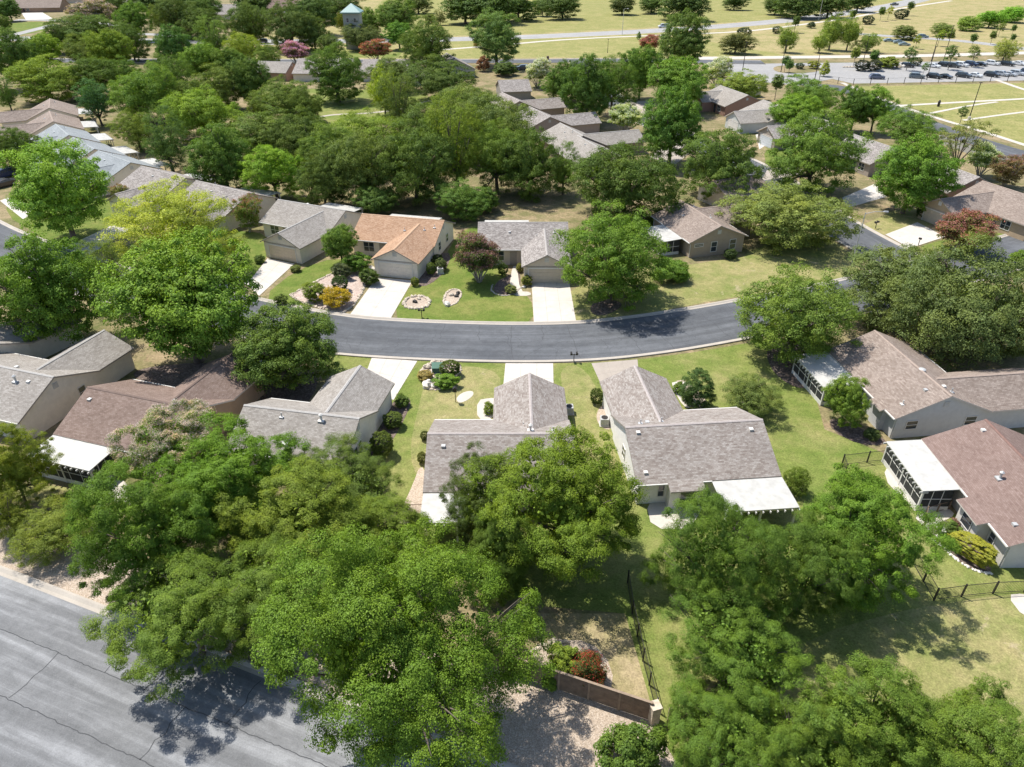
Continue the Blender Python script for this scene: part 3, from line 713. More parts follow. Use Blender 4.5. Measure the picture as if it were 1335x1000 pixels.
house('house', 'small grey roof beside the white crape myrtle near the back street', (-1,-1,-3.2,219.0), R_(10), 9.2, 11, None, 7, 6, 'grey', (.3,.28,.25), far=True, group=GM)
house('house', 'grey gabled house under the paired trunk tree by the back street', (1,-1,-25,256), R_(-74), 16, 13.5, None, 7, 6, 'grey', (.4,.38,.35), far=True, pitch=.5, group=GM)
house('house', 'long low grey roof behind the pink crape myrtle', (-1,-1,-72,251), R_(0), 19, 21, None, 7, 6, 'grey', beige, far=True, pitch=.3, group=GM)
house('house', 'long low grey roof behind the red crape myrtle', (-1,-1,-50,251), R_(0), 17, 20, None, 7, 6, 'grey', beige, far=True, pitch=.3, group=GM)
house('house', 'small gabled house with pale wall tucked under a dark round oak', (-1,-1,-31.5,243), R_(40), 7, 8, None, 7, 6, 'grey', cream, far=True, group=GM)
house('house', 'small grey roof with brick gable beneath the pink crape myrtle', (-1,-1,-86,254), R_(-10), 12, 12, None, 7, 6, 'light', (.4,.26,.2), far=True, group=GM)
# right cluster
GC = 'homes between the side street and the alley'
house('house', 'grey roofed house with brick front porch beyond the lush round maple', (-1,1,56.3,198.6), R_(105), 15, 13, 'R', 8, 3.0, 'light', (.33,.2,.15), beige, pitch=.4, far=True, group=GC)
house('house', 'grey roofed house with white garage gable facing the side street', (-1,1,62.2,180.6), R_(104), 14, 13, 'L', 8.2, 7.2, 'light', (.50,.52,.50), (.62,.6,.56), pitch=.36, far=True, fas='fascialight', group=GC)
house('house', 'house with pale grey garage door beneath the bright maple, next to the white gable', (-1,1,66.5,165.5), R_(104), 13.5, 12.5, 'L', 8, 8.0, 'grey', (.30,.26,.22), (.55,.58,.6), far=True, fas='fascialight', group=GC)
house('house', 'grey brown house with dark shaded porch between two broad oaks', (-1,1,71.1,143.0), R_(107), 13, 12, 'R', 7, 4, 'grey', (.34,.29,.25), far=True, group=GC)
house('house', 'grey brown house with dark brown gable wall next to the loose grey green tree', (-1,1,77.0,124.6), R_(103), 13, 11.5, None, 7, 4, 'grey', (.28,.215,.185), far=True, group=GC)
house('house', 'tan brown house with garage gable behind the red crape myrtle', (-1,1,80.9,107.5), R_(110), 15, 13, 'R', 7.6, 7.0, 'taupe', (.42,.32,.21), (.5,.42,.32), pitch=.38, far=True, group=GC)
house('house', 'grey house corner showing above the alley trees, low pale roof', (-1,-1,64,222), R_(18), 11, 10, None, 7, 6, 'light', cream, far=True, group=GC)
# far homes along the top
GF = 'far homes along the top of the view'
for lb, u, v, yaw, L, D, rf, wl, wg in [
    ('far brown house with dark open garage and pale drive beyond the green lawn', 48, 14, 190, 34, 20, 'taupe', (.30,.2,.14), 'R'),
    ('far grey house at the corner beyond the lane, mostly behind trees', 20, 12, 182, 26, 18, 'grey', (.32,.25,.19), None),
    ('far house with pale grey roof and dark windows among dark trees', 192, 12, 178, 26, 16, 'light', (.34,.3,.27), None),
    ('far grey hipped looking roof beside the spreading live oak', 302, 24, 172, 22, 18, 'grey', beige, None),
    ('far house with reddish brown roof and white gable', 362, 16, 200, 22, 18, 'red', whitew, 'L'),
    ('far pale roof at the top edge above the dark tree row', 110, 3, 180, 26, 18, 'light', tanw, None)]:
    x, y = G(u, v)
    house('house', lb, (-1, -1, x + L/2, y + D/2), R_(yaw), L, D, wg, 12, 8, rf, wl, (.12,.1,.09), pitch=.5, far=True, group=GF)
# stone tower with a green hipped roof
x, y = G(457.5, 4, 17)
t = thing('stone_tower', 'square pale stone tower with a teal green pyramid roof among the far trees', 'tower', (x, y, 0))
b = MB(); b.prism([(-3.3,-3.3,0), (3.3,-3.3,0), (3.3,3.3,0), (-3.3,3.3,0)], (0,0,13.7)); o = b.build('wall', M['wall'], t); o.color = (.40,.38,.34,1)
b = MB(); e = 4.1
for q in (((-e,-e),(e,-e)), ((e,-e),(e,e)), ((e,e),(-e,e)), ((-e,e),(-e,-e))): b.face([(*q[0],13.9), (*q[1],13.9), (0,0,17)]); b.face([(*q[1],13.5), (*q[1],13.9), (*q[0],13.9), (*q[0],13.5)])
b.face([(-e,e,13.5),(e,e,13.5),(e,-e,13.5),(-e,-e,13.5)])
M['teal'] = plain('teal metal roof', (.22,.34,.325), .5); b.build('roof', M['teal'], t)
for s in (-1.5, 1.5): window(t, (s, -3.3, 11), (1,0,0), (0,-1,0), .9, 1.4)

# ------------------------------------------------------------------ trees and shrubs
def leaf_quads(Pc, Nn, size, rg, aspect=.55):
    n = len(Pc)
    t = rg.normal(size=(n, 3)); t -= Nn * (t * Nn).sum(1, keepdims=True); t /= np.linalg.norm(t, axis=1, keepdims=True) + 1e-9
    b = np.cross(Nn, t); L = size * rg.uniform(.65, 1.35, (n, 1))
    a = Pc - t * L * .5; c = Pc + t * L * .5; fold = Nn * L * .12
    l = Pc + b * L * aspect * .5 + fold; r = Pc - b * L * aspect * .5 + fold
    return np.stack([a, r, c, l], 1).reshape(-1, 3)
def mesh_quads(name, V, mat):
    n = len(V) // 4; me = bpy.data.meshes.new(name)
    me.vertices.add(len(V)); me.vertices.foreach_set('co', V.astype(np.float32).ravel())
    me.loops.add(n * 4); me.loops.foreach_set('vertex_index', np.arange(n * 4, dtype=np.int32))
    me.polygons.add(n); me.polygons.foreach_set('loop_start', np.arange(0, n * 4, 4, dtype=np.int32))
    me.update(calc_edges=True); me.materials.append(mat); return me
def lobed(d, rg, amp):
    k = rg.normal(size=(5, 3)) * 2.1; ph = rg.uniform(0, 6.28, 5)
    s = np.zeros(len(d))
    for i in range(5): s += np.sin(d @ k[i] + ph[i])
    return 1 + amp * s / 2.2
def crown_points(seed, nclump, per, rc, zr=.76, hc=1.0, low=-.7, amp=.22, inner=.22, flat=.75, shape='dome', upright=.55, gap=.9, nb=0, rb=.26, bup=.35):
    rg = np.random.default_rng(seed)
    n = nclump * 9; d = rg.normal(size=(n, 3)); d /= np.linalg.norm(d, axis=1, keepdims=True); d = d[d[:, 2] > low]
    lob = lobed(d, np.random.default_rng(seed + 5), amp) + .10 * (lobed(d * 2.6, np.random.default_rng(seed + 6), 1) - 1)
    r = .80 * lob * np.where(rg.random(len(d)) < inner, rg.uniform(.25, .75, len(d)), rg.uniform(.88, 1.02, len(d)))
    c = d * r[:, None]
    if shape == 'vase': c[:, :2] *= (.55 + .45 * np.clip(c[:, 2:3] + .55, 0, 1.2)); 
    if shape == 'cone': c[:, :2] *= np.clip(1.0 - .75 * (c[:, 2:3] + .3), .12, 1.2)
    if nb:   # boughs first, then leaf clumps over the outer, upper side of each bough
        kb = []
        for i in range(len(c)):
            if not kb or ((c[kb] - c[i])**2).sum(1).min() > (rb * 1.12)**2: kb.append(i)
            if len(kb) >= nb: break
        B = c[kb] * .9; rbs = rb * rg.uniform(.7, 1.3, len(kb))
        e = rg.normal(size=(len(kb) * 90, 3)); e /= np.linalg.norm(e, axis=1, keepdims=True)
        ib = np.tile(np.arange(len(kb)), 90); ou = B[ib] / (np.linalg.norm(B[ib], axis=1, keepdims=True) + 1e-6)
        e = e + ou * .55 + np.array([0, 0, bup]); e /= np.linalg.norm(e, axis=1, keepdims=True)
        c = B[ib] + e * rbs[ib][:, None] * rg.uniform(.75, 1.05, (len(ib), 1)) * np.array([1, 1, .8])
        c = c[rg.permutation(len(c))]
    # thin out: keep clumps spaced
    keep = []
    for i in range(len(c)):
        if not keep or ((c[keep] - c[i])**2).sum(1).min() > (rc * gap)**2: keep.append(i)
        if len(keep) >= nclump: break
    c = c[keep]; R = rc * rg.uniform(.6, 1.4, len(c))
    m = len(c) * per; idx = np.repeat(np.arange(len(c)), per)
    q = rg.normal(size=(m, 3)); q /= np.linalg.norm(q, axis=1, keepdims=True)
    q[:, 2] = np.where(q[:, 2] < -.25, -q[:, 2] * .8, q[:, 2])
    out = c / (np.linalg.norm(c, axis=1, keepdims=True) + 1e-6)
    lumps = lobed(q * 1.6 + c[idx] * 3, np.random.default_rng(seed + 9), .28)
    rad = R[idx] * (.35 + .65 * rg.random(m) ** .45) * lumps
    off = q * rad[:, None]; off[:, 2] *= flat
    P = c[idx] + off
    Nn = q * .8 + out[idx] * .25 + rg.normal(size=(m, 3)) * .34 + np.array([0, 0, upright])
    Nn /= np.linalg.norm(Nn, axis=1, keepdims=True)
    P[:, 2] = P[:, 2] * zr + hc
    cc = c.copy(); cc[:, 2] = cc[:, 2] * zr + hc
    return P, Nn, cc, R, rg
def limb_mesh(name, cc, hc, seed, rad=.055, split=.5, multi=1, nl=11):
    rg = random.Random(seed); b = MB()
    tips = sorted([Vector(p) for p in cc], key=lambda p: rg.random())[:nl]
    fork = Vector((rg.uniform(-.04, .04), rg.uniform(-.04, .04), hc * split))
    if multi == 1:
        b.tube([(0, 0, -.02), (0, 0, .03), fork * .5, fork], [rad * 1.5, rad * 1.08, rad * .92, rad * .8], 8)
    for k, p in enumerate(tips):
        st = fork if multi == 1 else Vector((.05 * math.cos(k * 2.4), .05 * math.sin(k * 2.4), -.02))
        mid = st.lerp(p, .5) + Vector((rg.uniform(-.06, .06), rg.uniform(-.06, .06), rg.uniform(.0, .08)))
        b.tube([st, st.lerp(mid, .55) + Vector((0, 0, .03)), mid, p], [rad * .62, rad * .45, rad * .3, rad * .08], 6)
        for j in range(2):
            e = p + Vector((rg.uniform(-.16, .16), rg.uniform(-.16, .16), rg.uniform(-.02, .13)))
            b.tube([mid, mid.lerp(e, .6) + Vector((0, 0, .02)), e], [rad * .24, rad * .15, rad * .05], 5)
    return b
VAR = {}
FOL = (1.5, 1.47, .88)
def make_variant(key, seed, nclump, per, rc, leaf, zr=.76, hc=1.0, bark='bark', trunk=True, blossom=0, aspect=.55, multi=1, rad=.055, split=.5, core=.62, **kw):
    P, Nn, cc, R, rg = crown_points(seed, nclump, per, rc, zr, hc, **kw)
    V = leaf_quads(P, Nn, leaf, rg, aspect)
    if trunk and zr < 1.15:   # inner foliage that closes the crown's heart
        m = 2600; q = rg.normal(size=(m, 3)); q /= np.linalg.norm(q, axis=1, keepdims=True)
        rr = core * rg.random((m, 1)) ** .4 * lobed(q, np.random.default_rng(seed + 5), kw.get('amp', .22))[:, None]
        pc = q * rr; pc = pc[pc[:, 2] > -.55 * core]; q = rg.normal(size=pc.shape) * .6 + pc; q /= np.linalg.norm(q, axis=1, keepdims=True)
        pc[:, 2] = pc[:, 2] * zr + hc
        V = np.concatenate([V, leaf_quads(pc, q, max(leaf * 2.0, .05), rg, .7)])
    me = mesh_quads('crown', V, M['leaf'])
    d = dict(crown=me, hc=hc, zr=zr, trunk=None, blossom=None)
    if trunk:
        b = limb_mesh('trunk', cc, hc, seed, rad, split, multi)
        o = b.build('trunk', M[bark], smooth=True); d['trunk'] = o.data; bpy.data.objects.remove(o)
    if blossom:
        ok = np.where((Nn[:, 2] > .15) & (P[:, 2] > hc - .25 * zr))[0]; ok = rg.permutation(ok)[:int(len(ok) * blossom)]
        pp = P[ok] + Nn[ok] * leaf * .8 + np.array([0, 0, leaf * .5])
        pp = np.repeat(pp, 2, 0) + rg.normal(size=(len(pp) * 2, 3)) * leaf * .5
        nn = rg.normal(size=pp.shape) * .6 + np.array([0, 0, .8]); nn /= np.linalg.norm(nn, axis=1, keepdims=True)
        d['blossom'] = mesh_quads('blossoms', leaf_quads(pp, nn, leaf * .8, rg, .9), M['blossom'])
    VAR[key] = d
# near kinds: leaf about .02 of the crown radius
make_variant('leafy0', 11, 412, 626, 0.095, 0.0141, .84, .90, aspect=.62, amp=0.30, inner=.3, low=-.85, rad=.038, nb=60, rb=0.23, flat=1.0, upright=.4)
make_variant('leafy1', 12, 375, 626, 0.0986, 0.0152, .84, .88, aspect=.65, amp=0.34, inner=.3, low=-.85, rad=.038, nb=52, rb=0.25, flat=1.0, upright=.4)
make_variant('leafy2', 13, 400, 593, 0.0933, 0.0148, .82, .86, aspect=.6, amp=0.36, inner=.35, low=-.85, rad=.038, nb=55, rb=0.25, flat=1.0, upright=.4)
make_variant('fine0', 21, 450, 626, 0.088, 0.0137, .98, 1.0, aspect=.42, amp=0.28, inner=.3, low=-.9, rad=.038, nb=60, rb=0.22, flat=1.0, upright=.4)
make_variant('fine1', 22, 425, 626, 0.0915, 0.0141, .92, .94, aspect=.42, amp=0.33, inner=.3, low=-.9, rad=.038, nb=55, rb=0.23, flat=1.0, upright=.4)
make_variant('olive0', 25, 312, 593, 0.095, 0.0148, .8, .86, aspect=.5, amp=0.38, inner=.45, low=-.8, rad=.038, nb=45, rb=0.25, flat=1.0, upright=.4)
# middle distance
make_variant('oak0', 31, 375, 206, 0.115, 0.0264, .76, .72, aspect=.5, amp=.16, rad=.05, split=.42, inner=.2, low=-.92, nb=80, rb=0.23, bup=.08, flat=1.0, upright=.4)
make_variant('oak1', 32, 375, 206, 0.1141, 0.0264, .72, .68, aspect=.5, amp=.24, rad=.05, split=.42, inner=.2, low=-.92, nb=75, rb=0.24, bup=.08, flat=1.0, upright=.4)
make_variant('oak2', 33, 350, 220, 0.1178, 0.0264, .78, .74, aspect=.5, amp=.24, rad=.05, split=.4, inner=.2, low=-.92, nb=70, rb=0.245, bup=.08, flat=1.0, upright=.4)
make_variant('map0', 41, 362, 198, 0.1159, 0.0288, .92, .90, aspect=.62, amp=.14, low=-.95, inner=.2, nb=80, rb=0.23, bup=.08, flat=1.0, upright=.4)
make_variant('map1', 42, 350, 198, 0.1159, 0.0296, .88, .87, aspect=.62, amp=.2, low=-.95, inner=.2, nb=72, rb=0.24, bup=.08, flat=1.0, upright=.4)
make_variant('map2', 43, 300, 215, 0.1178, 0.0288, .86, .90, aspect=.62, amp=.28, inner=.25, low=-.8, nb=55, rb=0.25, bup=.08, flat=1.0, upright=.4)
make_variant('elm0', 51, 350, 198, 0.1104, 0.0248, .82, .80, aspect=.42, amp=.2, low=-.92, inner=.2, nb=80, rb=0.22, bup=.08, flat=1.0, upright=.4)
make_variant('elm1', 52, 300, 198, 0.1141, 0.0256, .86, .86, aspect=.42, amp=.28, inner=.25, low=-.88, nb=60, rb=0.24, bup=.08, flat=1.0, upright=.4)
make_variant('airy0', 55, 60, 110, .16, .045, .8, 1.05, aspect=.42, amp=.3, inner=.1, split=.3, rad=.045, low=-.4, core=.01)
make_variant('crape0', 61, 110, 150, .15, .042, .9, .88, bark='paletrunk', blossom=.16, shape='vase', multi=3, rad=.045, low=-.8)
make_variant('crape1', 62, 85, 150, .16, .048, .76, .78, bark='paletrunk', blossom=.4, multi=3, rad=.05, low=-.5)
make_variant('crape2', 63, 300, 560, 0.0986, 0.0159, .84, .84, bark='paletrunk', blossom=.3, multi=3, rad=.045, low=-.8, nb=45, rb=0.25, flat=1.0, upright=.4)
make_variant('jun0', 71, 180, 150, .13, .036, 1.0, 1.0, aspect=.4, amp=.08, low=-.9, split=.3)
make_variant('young0', 81, 40, 90, .26, .10, 1.05, 1.7, aspect=.6, amp=.15, low=-.8, rad=.045, split=.6)
make_variant('young1', 82, 36, 90, .27, .10, 1.15, 1.8, aspect=.6, amp=.25, low=-.8, rad=.045, split=.6)
make_variant('willow0', 85, 70, 150, .22, .06, 1.0, .95, aspect=.3, amp=.25, low=-.9, flat=1.3, upright=-.1)
make_variant('cone0', 88, 60, 150, .22, .08, 1.2, 1.1, aspect=.6, amp=.1, low=-.95, shape='cone', rad=.04)
# far
make_variant('far0', 91, 170, 90, .17, .055, .84, .80, aspect=.6, amp=.18, rad=.05, low=-.95)
make_variant('far1', 92, 160, 90, .17, .055, .88, .84, aspect=.6, amp=.22, rad=.05, low=-.95)
make_variant('far2', 93, 160, 90, .165, .055, .8, .76, aspect=.6, amp=.22, rad=.05, low=-.95)
# shrubs (unit radius, sitting on the ground)
make_variant('bush0', 101, 90, 300, .18, .05, .8, .62, trunk=False, aspect=.6, amp=.08, low=-.75)
make_variant('bush1', 102, 80, 280, .19, .06, .75, .6, trunk=False, aspect=.6, amp=.2, low=-.7)
make_variant('clip0', 103, 300, 300, .095, .03, .95, .8, trunk=False, aspect=.6, amp=.02, low=-.95, inner=.0)
make_variant('spiky0', 104, 60, 220, .22, .16, .8, .55, trunk=False, aspect=.14, amp=.12, low=-.6, upright=.1)
make_variant('upright0', 105, 200, 260, .13, .04, 1.25, 1.15, trunk=False, aspect=.45, amp=.08, low=-.95)
make_variant('flowerbush0', 106, 80, 260, .19, .05, .75, .6, trunk=False, aspect=.6, amp=.2, low=-.6, blossom=.12)

def solve(var, u, v, rx, ry=None, hcs=1.0, base=None):
    """pixel ellipse of a crown -> ground point, radius and height scale (the crown rests on a trunk that reaches the ground)."""
    d = VAR[var]; R, s = 4.0, 1.0; sl = 1.0
    for _ in range(12):
        zc = d['hc'] * R * s
        x, y = G(u, v, min(zc, 30)); dp = depth(x, y, zc)
        R = rx * dp / F / sl
        if ry:
            th = math.atan2(H - zc, math.hypot(x, y)); need = (ry * dp / F / sl) ** 2 - (R * .95 * math.sin(th)) ** 2
            rz = math.sqrt(max(need, (.45 * R) ** 2)) / math.cos(th)
            s = min(1.35, max(.72, rz / (R * .9 * d['zr'])))
    return x, y, R, R * s
TREES = {}
def tree(var, u, v, rx, ry, colr, label, group=None, cat='tree', name='tree', bl=None, hz=1.0):
    k_ = 1.05 if group in (FW, FU) and rx > 12 else 1.03
    x, y, R, Rs = solve(var, u, v, rx*k_, ry*k_)
    d = VAR[var]
    rz = random.uniform(0, 6.28)
    t = thing(name, label, cat, (x, y, 0), rz, group); t.scale = (R, R, Rs)
    c = bpy.data.objects.new('crown', d['crown']); C.objects.link(c); c.parent = t
    j = random.uniform(.92, 1.08) * (.9 if group == FG else 1.33); c.color = (colr[0]*j*FOL[0], colr[1]*j*FOL[1], colr[2]*j*FOL[2], 1)
    if d['trunk']:
        k = bpy.data.objects.new('trunk', d['trunk']); C.objects.link(k); k.parent = t
    if d['blossom'] and bl:
        q = bpy.data.objects.new('blossoms', d['blossom']); C.objects.link(q); q.parent = t; q.color = col(bl)
    return t
def shrub(var, u, v, rx, ry, colr, label, group='garden shrubs', cat='shrub', name='shrub', bl=None, rz=None):
    d = VAR[var]; x, y, R, Rs = solve(var, u, v, rx*1.3, ry*1.25)
    if bl and d['blossom']:
        t = thing(name, label, cat, (x, y, 0), random.uniform(0, 6.28), group); t.scale = (R, R, Rs)
        c = bpy.data.objects.new('foliage', d['crown']); C.objects.link(c); c.parent = t; c.color = col(colr)
        q = bpy.data.objects.new('blossoms', d['blossom']); C.objects.link(q); q.parent = t; q.color = col(bl); return t
    o = bpy.data.objects.new(name, d['crown']); C.objects.link(o); o.location = (x, y, 0); o.scale = (R, R, Rs)
    o.rotation_euler = (0, 0, random.uniform(0, 6.28) if rz is None else rz); o.color = (colr[0]*1.3, colr[1]*1.25, colr[2]*1.05, 1)
    return tag(o, label, cat, group)
DK, OAK, MID, BRI, YEL, OLV, GRY, BLU = (.050,.085,.022), (.066,.105,.030), (.080,.140,.026), (.098,.185,.028), (.23,.26,.035), (.108,.170,.040), (.080,.108,.056), (.048,.095,.045)
FG, FM, FW, FF, FU, FN, FS = 'trees along the gravel verge', 'street trees by the homes', 'trees of the wood behind the homes', 'far trees along the top', 'trees of the upper neighbourhood', 'trees of the side street', 'young trees by the parking lot'
T_ = [
# --- foreground
('crape2', 222,588, 62,56, BRI, 'green tree with pale pink blossoms touching the dark brown roof', FG, (.62,.50,.50)),
('leafy1', 292,640, 92,74, BRI, 'lush bright green tree below the light grey roof, behind the verge trees', FG),
('leafy2', 185,705, 92,84, (.09,.16,.03), 'bright green verge tree overhanging the gravel beside the yellow green bushes', FG),
('olive0', 245,800, 104,84, OLV, 'olive green tree with bare twigs showing, leaning over the wide road', FG),
('leafy2', 395,690, 100,70, (.125,.175,.033), 'yellowish fine leaved tree in front of the light grey roof', FG),
('olive0', 365,770, 92,76, OLV, 'olive green tree between the road tree and the big bright crown', FG),
('fine1', 452,628, 72,42, (.085,.13,.04), 'smooth dark green tree against the front of the light grey roof', FG),
('leafy2', 500,712, 70,52, (.12,.175,.033), 'yellow green tree top just beyond the largest bright crown', FG),
('leafy0', 515,838, 163,148, (.092,.158,.026), 'largest bright green tree, its crown spreading over road edge and gravel', FG),
('fine0', 628,655, 58,58, (.062,.095,.028), 'dark fine leaved tree covering the white patio corner of the weathered roof', FG),
('leafy1', 738,652, 104,90, (.125,.19,.030), 'big yellow green leafy tree growing against the weathered grey roof', FG),
('leafy2', 648,735, 52,50, (.075,.125,.028), 'green tree in shade between the largest crown and the leafy yard tree', FG),
('fine0', 932,730, 82,92, (.085,.15,.034), 'tall dense green tree in front of the cream patio cover', FG),
('fine1', 962,845, 98,84, (.085,.15,.034), 'dense green tree nearer the lawn corner than the tall one at the cream patio', FG),
('leafy1', 1118,688, 84,76, (.098,.18,.034), 'bright leafy tree casting shade on the fenced lawn', FG),
('fine1', 1055,735, 72,74, (.078,.135,.032), 'dark green tree squeezed between the dense tall tree and the bright leafy one', FG),
('fine1', 955,960, 84,60, (.095,.165,.036), 'green tree at the lower edge beside the stone pillar', FG),
('leafy2', 1130,950, 92,72, (.10,.165,.036), 'wide light green tree at the bottom edge on the dry lawn', FG),
('leafy2', 1265,985, 96,56, (.10,.16,.036), 'light green tree in the bottom corner of the dry lawn', FG),
('olive0', 1045,985, 70,50, (.095,.155,.036), 'green tree at the bottom edge between two light green trees', FG),
('bush1', 820,985, 36,20, MID, 'small green bush on the gravel at the bottom edge', FG),
('leafy2', 14,615, 52,50, (.15,.19,.035), 'yellow green tree at the edge beside the white screened patio', FG),
('elm0', 68,692, 52,38, (.15,.195,.05), 'rounded yellow green bushy tree on the verge', FG),
('elm1', 8,672, 34,32, (.15,.185,.04), 'small yellow green tree cut by the picture edge above the gravel', FG),
('elm0', 1040,627, 18,28, (.095,.145,.03), 'slim small tree at the corner of the cream patio cover', FG),
# --- street trees
('map2', 76,250, 68,58, (.098,.17,.040), 'big light green tree with visible trunk in front of the blue grey roofs', FM),
('elm0', 228,298, 76,58, (.20,.235,.065), 'bright yellow green tree in front of the grey brown houses', FM),
('map1', 238,392, 102,84, (.092,.155,.032), 'big bright green tree hiding the bend of the street', FM),
('map0', 62,378, 72,72, (.075,.135,.028), 'big round green tree above the light grey roof at the picture edge', FM),
('elm1', 136,362, 34,36, (.085,.12,.035), 'thin greyish tree between two big round crowns', FM),
('map0', 378,450, 72,56, (.056,.090,.024), 'dense dark oak beside the light grey roof and the street', FM),
('map1', 443,317, 25,33, (.075,.125,.035), 'small dark leafy tree between the tan orange house and light grey house', FM),
('crape1', 624,336, 36,30, (.06,.09,.035), 'dark crape myrtle with dull pink tips on the green lawn', FM, (.22,.13,.12)),
('crape0', 321,278, 21,28, (.085,.12,.04), 'small vase shaped crape myrtle with reddish tips by a grey brown wall', FM, (.34,.14,.12)),
('oak0', 798,338, 72,58, (.074,.128,.028), 'large rounded fine leaved tree beside the white driveway, shading the street', FM),
('oak1', 818,238, 72,50, (.052,.085,.024), 'dark broad oak behind the large rounded street tree', FM),
('oak1', 1030,280, 76,38, (.105,.135,.055), 'spreading light olive oak on the corner lawn', FM),
('oak0', 1037,415, 76,58, (.075,.115,.032), 'oak beside the lower curb near the screened porch', FM),
('oak1', 1178,375, 78,52, GRY, 'grey green live oak over the street junction', FM),
('oak2', 1268,400, 92,76, (.074,.102,.052), 'massive grey green live oak with dark limbs above the grey brown roof', FM),
('oak0', 1330,420, 46,50, (.074,.10,.048), 'live oak cut by the picture edge beyond the grey brown roof', FM),
('crape1', 1256,302, 43,25, (.10,.10,.05), 'dusty red flowering crape myrtle in front of the tan brown house', FM, (.30,.13,.11)),
('map2', 1105,523, 30,34, (.085,.135,.030), 'small round tree beside the screened porch, dark shadow below', FM),
('elm0', 980,514, 40,28, (.08,.11,.045), 'low greyish round tree on the lawn beside the weathered roof', FM),
# --- side street
('map0', 1192,226, 52,48, (.080,.150,.032), 'bright full maple beside the brown gable wall', FN),
('oak0', 1064,201, 60,46, (.075,.125,.034), 'dark green oak beside the shaded porch house', FN),
('map2', 1143,143, 24,30, (.085,.15,.036), 'bright half of the twin leafy trees near the trail lawn', FN),
('map1', 1116,140, 26,32, (.065,.115,.032), 'darker half of the twin leafy trees near the trail lawn', FN),
('map1', 1036,146, 33,24, (.092,.16,.032), 'bright green maple over the pale grey garage', FN),
('oak2', 1058,125, 36,24, (.07,.12,.034), 'dark rounded tree behind the bright maple, by the alley', FN),
('elm0', 1186,168, 40,26, (.072,.125,.035), 'dark green tree beside the alley', FN),
('airy0', 1256,184, 36,32, (.11,.13,.065), 'loose grey green tree with open branches by the alley', FN),
('crape1', 1284,208, 24,20, (.11,.17,.06), 'pale flowering bushy tree beside the alley wall', FN, (.5,.55,.35)),
('crape0', 1314,222, 25,20, (.10,.085,.055), 'dull reddish crape myrtle next to the pale flowering one', FN, (.26,.12,.12)),
('oak1', 941,213, 54,42, (.066,.105,.034), 'dark oak over the side street bend', FN),
('map0', 878,162, 44,46, (.056,.108,.028), 'lush round maple with trunk showing over the side street', FN),
('map1', 884,108, 42,32, (.078,.14,.032), 'bright green tree in front of the tallest dark tree', FN),
('map2', 892,56, 36,32, (.06,.095,.034), 'tallest dark green tree beside the concrete drive', FN),
('crape1', 935,93, 23,17, (.13,.17,.09), 'white flowering crape myrtle beside the porch roof', FN, (.6,.62,.5)),
('oak1', 968,112, 32,18, (.12,.16,.05), 'low olive tree along the back of the porch house', FN),
('young0', 1014,108, 9,13, (.075,.11,.05), 'small round young tree on the dry corner', FN),
('map0', 768,115, 36,46, (.06,.108,.032), 'tall dark tree at the head of the middle homes', FN),
('map1', 738,105, 24,36, (.062,.11,.032), 'slim dark tree beside the tall one at the middle homes', FN),
('elm0', 800,110, 34,38, (.068,.115,.032), 'dark tree between the tall dark tree and the bright maple', FN),
('map1', 836,92, 30,32, (.07,.125,.032), 'green tree standing beyond the white flowering shrub', FN),
('crape1', 701,94, 20,16, (.12,.16,.085), 'white crape myrtle beside the back street', FN, (.62,.64,.55)),
('elm0', 722,113, 18,16, (.075,.13,.035), 'smaller round tree right behind the white crape myrtle', FN),
('crape1', 814,155, 23,16, (.13,.19,.06), 'white flowering shrub tree among the middle homes', FN, (.55,.6,.4)),
('jun0', 777,160, 8,10, (.07,.13,.035), 'small green conifer by a middle home eave', FN),
('crape1', 846,57, 17,10, (.12,.09,.05), 'reddish crape myrtle beside the tallest dark tree', FN, (.4,.15,.15)),
# --- wood behind the homes
('elm1', 595,200, 46,56, (.095,.135,.030), 'olive tree tall in the middle of the wood', FW),
('oak0', 540,218, 54,46, (.055,.088,.028), 'dark tree behind the tan orange roof', FW),
('oak2', 640,160, 56,42, (.080,.112,.045), 'grey green live oak rising beside the middle homes', FW),
('oak1', 690,212, 46,48, (.062,.10,.030), 'dark tree over the back of the grey roofed house', FW),
('elm0', 648,205, 44,42, (.075,.12,.032), 'fine green tree between the live oak and the dark edge tree', FW),
('oak2', 470,215, 54,46, (.070,.100,.038), 'greyish oak behind the light grey roof', FW),
('oak0', 420,238, 34,32, (.062,.095,.034), 'dark oak at the wood edge above the light grey roof', FW),
('map1', 490,262, 28,20, (.058,.10,.034), 'bushy dark tree directly over the tan orange ridge', FW),
('elm0', 478,182, 60,30, (.095,.14,.032), 'yellowish green tree in front of the small meadow', FW),
('map2', 356,225, 38,30, (.105,.18,.030), 'bright green tree above the stepped row', FW),
('willow0', 500,124, 24,27, (.15,.20,.035), 'bright weeping tree beside the worn path', FW),
('oak0', 438,98, 38,30, (.062,.105,.030), 'dark spreading tree before the pink flowered house', FW),
('elm1', 520,142, 30,34, (.078,.11,.045), 'grey green tree leaning beside the weeping tree', FW),
('oak1', 512,96, 30,20, (.075,.105,.048), 'grey round oak in front of the long low roof', FW),
('oak2', 574,102, 44,24, (.058,.09,.032), 'dark broad oak in front of the gabled far house', FW),
('elm0', 375,132, 40,28, (.07,.105,.035), 'olive tree on the bare ground of the wood', FW),
('oak0', 340,140, 18,16, (.08,.11,.035), 'little tree with thin trunks on bare earth', FW),
('oak1', 350,176, 58,30, (.066,.10,.032), 'dark oak beside the small meadow', FW),
('oak2', 395,180, 40,32, (.06,.092,.03), 'dark oak between the meadow and the bright green tree', FW),
('map0', 290,207, 42,42, (.066,.115,.034), 'full dark round tree behind the white patio covers', FW),
